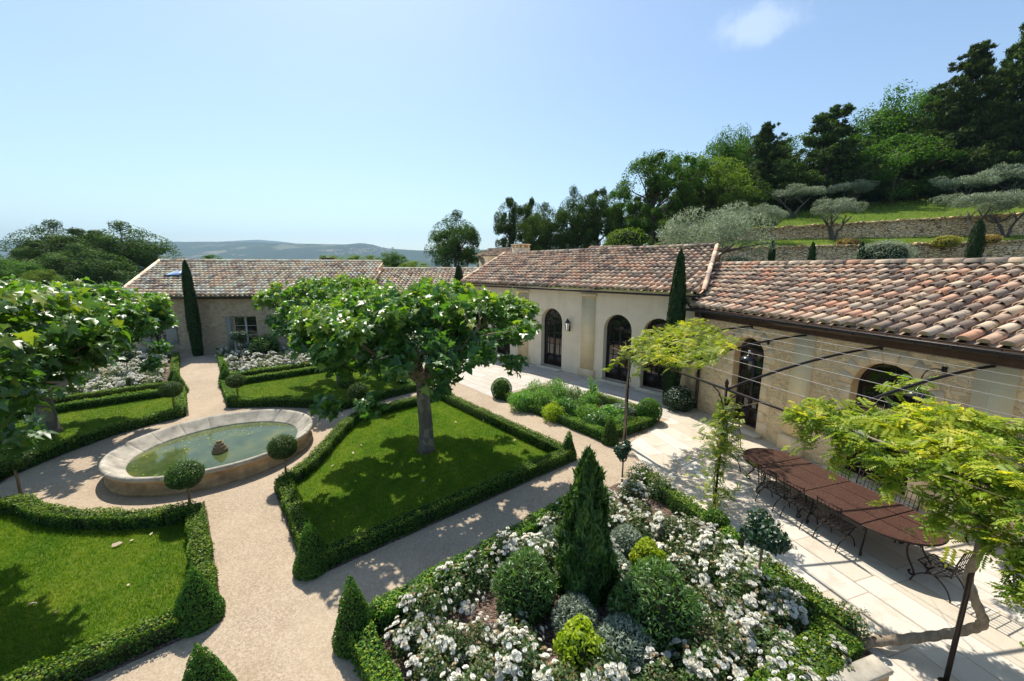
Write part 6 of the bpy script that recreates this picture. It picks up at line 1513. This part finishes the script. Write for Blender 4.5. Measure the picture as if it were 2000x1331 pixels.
def pine_proto(seed, h, r_, n_tuft=520, leaf=.42):
    rs = np.random.default_rng(seed); root = empty('pine_tree'); mbt = MB(); mb = MB(); mbt.tube([(0, 0, -.6), (.1, 0, h * .4), (0, .1, h * .75), (.05, 0, h * .98)], [.3, .24, .14, .03], 9)
    C = []; 
    for i in range(int(h * 6.4)):
        z = h * (.06 + .93 * (i / (h * 6.4))) + rs.normal() * .2; f = min(max((z / h - .06) / .94, 0), .999); L = r_ * (1.0 - f) ** .75 * (.5 + .6 * rs.random()) + .12; a = rs.random() * 6.283; d = np.array([math.cos(a), math.sin(a), 0])
        e = d * L + [0, 0, z + L * (.2 + .5 * f)]; b = np.array([0, 0, z]); mbt.tube([b, (b + e) / 2 - [0, 0, .1], e], [.06 * (1 - f) + .02, .03, .012], 5)
        for j in range(int(5 + L * 3.0)):
            t = .08 + .97 * rs.random(); C.append(b + (e - b) * t + rs.normal(size=3) * [.34, .34, .3] * (.25 + L / r_ * .95))
    C = np.array(C); k = 30; n = len(C) * k; ci = np.repeat(np.arange(len(C)), k); D = sphere_dirs(n, rs); s_ = ((.36 + .28 * rs.random(len(C))) * np.clip(1.25 - C[:, 2] / h * .8, .35, 1))[ci][:, None]
    P = C[ci] + D * s_ * (rs.random((n, 1)) ** .5) * [1, 1, .7]
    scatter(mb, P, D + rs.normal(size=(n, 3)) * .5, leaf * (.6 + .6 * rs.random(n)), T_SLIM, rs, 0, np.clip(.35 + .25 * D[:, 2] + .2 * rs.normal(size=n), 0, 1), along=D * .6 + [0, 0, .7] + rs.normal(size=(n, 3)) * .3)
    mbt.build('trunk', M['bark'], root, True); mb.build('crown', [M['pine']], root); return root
PR = {'oakA': tree_proto(51, 'oak', 4.2, 9.0, 7.9, 30000, .20, K=60), 'oakB': tree_proto(52, 'oak', 3.8, 9.5, 8.4, 26000, .20, K=46, open_=.3), 'broadA': tree_proto(53, 'broad', 4.4, 10.0, 9.0, 32000, .21, K=64), 'broadB': tree_proto(54, 'broad', 3.8, 10.5, 8.6, 26000, .21, K=42, open_=.4),
      'lime': tree_proto(55, 'lime', 3.6, 9.0, 8.2, 24000, .19, K=52), 'openT': tree_proto(56, 'broad', 4.2, 12.0, 9.4, 26000, .21, K=46, open_=.8, trunk_r=.34), 'pineA': pine_proto(61, 14.0, 4.3), 'pineB': pine_proto(62, 11.0, 4.2)}
PSZ = {'oakA': (4.2, 9.0), 'oakB': (3.8, 9.5), 'broadA': (4.4, 10.0), 'broadB': (3.8, 10.5), 'lime': (3.6, 9.0), 'openT': (4.2, 12.0), 'pineA': (3.6, 14.0), 'pineB': (3.4, 11.0)}
FIRST = {k: True for k in PR}
def bg(kind, uc, wpx, vtop, vbase, Y, label, group=None, cat=None):
    """a tree whose crown is wpx pixels wide, centred on column uc, from vtop down to vbase, Y metres ahead"""
    a = at_depth(uc, vbase, Y); b = at_depth(uc, vtop, Y); h = b.z - a.z; w = wpx * Y / FPX * math.cos(0) ; r0, h0 = PSZ[kind]
    o = PR[kind] if FIRST[kind] else dup(PR[kind]); FIRST[kind] = False
    sx = w / 2 / r0 * .95 * math.cos(math.atan((uc - 1000) / 791)) ** .75; o.location = a; o.scale = (sx, sx, h / h0); o.rotation_euler = (0, 0, rng.random() * 6.28)
    return tag(o, label, cat or ('pine' if 'pine' in kind else 'tree'), group)
GL = 'dark oaks beyond the far house'
bg('oakA', 120, 180, 440, 560, 62, 'left part of the dark oak clump behind the far house', GL)
bg('oakB', 190, 190, 450, 560, 60, 'dark bushy oak in the middle of the clump left of the far house', GL)
bg('oakA', 265, 200, 443, 570, 64, 'right part of the dark oak clump, touching the far house roof', GL)
bg('oakB', 95, 120, 476, 580, 56, 'lower dark oak at the left foot of the oak clump', GL)
bg('oakA', 180, 200, 485, 585, 54, 'shaded oak low in front of the dark oak clump', GL)
bg('broadA', 30, 170, 508, 590, 46, 'mid green bush tree at the left edge of the photo, before the oaks')
bg('lime', 88, 80, 525, 580, 44, 'small paler tree at left between the bush tree and the oaks')
bg('broadB', 418, 50, 496, 540, 70, 'small tree top peeping over the ridge of the far house')
for i, (u, w) in enumerate(((650, 60), (690, 60), (727, 50))): bg('lime', u, w, 497, 540, 60, ('leftmost', 'middle', 'rightmost')[i] + ' pale green tree top of the row over the far house ridge', 'low trees over the far house ridge')
bg('broadA', 768, 70, 494, 545, 55, 'darker tree top right of the pale row over the far house')
bg('lime', 812, 70, 508, 550, 52, 'pale bush between the far house roof and the round evergreen oak')
bg('oakA', 890, 104, 421, 545, 55, 'single rounded dark evergreen oak standing against the sky')
bg('broadB', 950, 60, 488, 545, 58, 'low green tree between the single oak and the chimney')
GR = 'row of trees behind the middle wing'
bg('oakB', 995, 62, 388, 520, 52, 'thin airy evergreen at the left end of the row behind the chimney', GR)
bg('oakB', 1038, 60, 390, 520, 54, 'slim dark tree second from the left in the row behind the middle wing', GR)
bg('oakA', 1065, 90, 405, 525, 48, 'round grey green evergreen third in the row behind the middle wing', GR)
bg('oakA', 1120, 80, 376, 525, 47, 'dark full evergreen in the middle of the row behind the middle wing', GR)
bg('oakB', 1165, 84, 372, 525, 46, 'dark tree with bare lower stems in the row, left of the tall open tree', GR)
bg('broadB', 1205, 80, 362, 520, 47, 'mid green tree just left of the tall open tree', GR)
bg('openT', 1270, 138, 288, 505, 42, 'tall open crowned tree with bare forked stems, highest left of the pines')
bg('openT', 1325, 110, 292, 500, 44, 'second open crowned tree leaning against the tall one', GR)
bg('lime', 1390, 130, 300, 470, 44, 'yellow green broadleaf tree between the open trees and the first pine')
GF = 'forest edge at the top of the hillside'
bg('broadA', 1400, 130, 270, 450, 54, 'dark broadleaf crown behind the yellow green tree', GF)
bg('pineB', 1480, 130, 244, 432, 47, 'first dark pine from the left at the forest edge')
bg('broadA', 1440, 110, 262, 445, 56, 'broadleaf crown behind the first pine on its left', GF)
bg('broadB', 1545, 150, 258, 430, 56, 'broadleaf crown between the first and the second pine', GF)
bg('pineB', 1600, 220, 212, 432, 46, 'wide second pine at the forest edge above the flat topped olive')
bg('broadA', 1690, 190, 220, 425, 52, 'bright broadleaf crown right of the second pine', GF)
bg('broadA', 1745, 210, 180, 420, 50, 'largest bright green broadleaf tree in the middle of the forest edge', GF)
bg('broadB', 1735, 190, 262, 425, 44, 'light green tree low at the forest edge above the upper lawn', GF)
bg('pineA', 1845, 230, 88, 415, 44, 'tall dark pine near the right edge')
bg('pineA', 1955, 260, 30, 410, 42, 'tallest dark pine, at the right edge of the photo')
bg('pineB', 1905, 220, 120, 415, 47, 'pine filling the gap between the two tall pines')
bg('broadA', 1815, 190, 180, 425, 53, 'dark broadleaf crown behind the left tall pine', GF)
bg('pineA', 2045, 270, 30, 410, 43, 'dark pine mostly outside the right edge of the photo')
bg('oakA', 1640, 190, 300, 430, 50, 'dark undergrowth tree below the second pine', GF)
bg('oakA', 1500, 190, 330, 438, 50, 'dark undergrowth tree below the first pine', GF)
bg('oakA', 1820, 210, 290, 412, 48, 'dark undergrowth tree below the tall pines, left one', GF)
bg('oakA', 1920, 230, 280, 408, 47, 'dark undergrowth tree below the tall pines, right one', GF)
bg('oakB', 1430, 150, 345, 470, 46, 'shaded tree behind the grey olive crown', GF)
bg('oakB', 1350, 140, 380, 492, 47, 'shaded tree below the yellow green tree, behind the big bushy olive', GF)
bg('oakB', 1240, 100, 400, 505, 50, 'shaded tree behind the stems of the tall open tree', GR)
bg('oakB', 1300, 100, 400, 502, 52, 'shaded tree behind the leaning open crowned tree', GR)
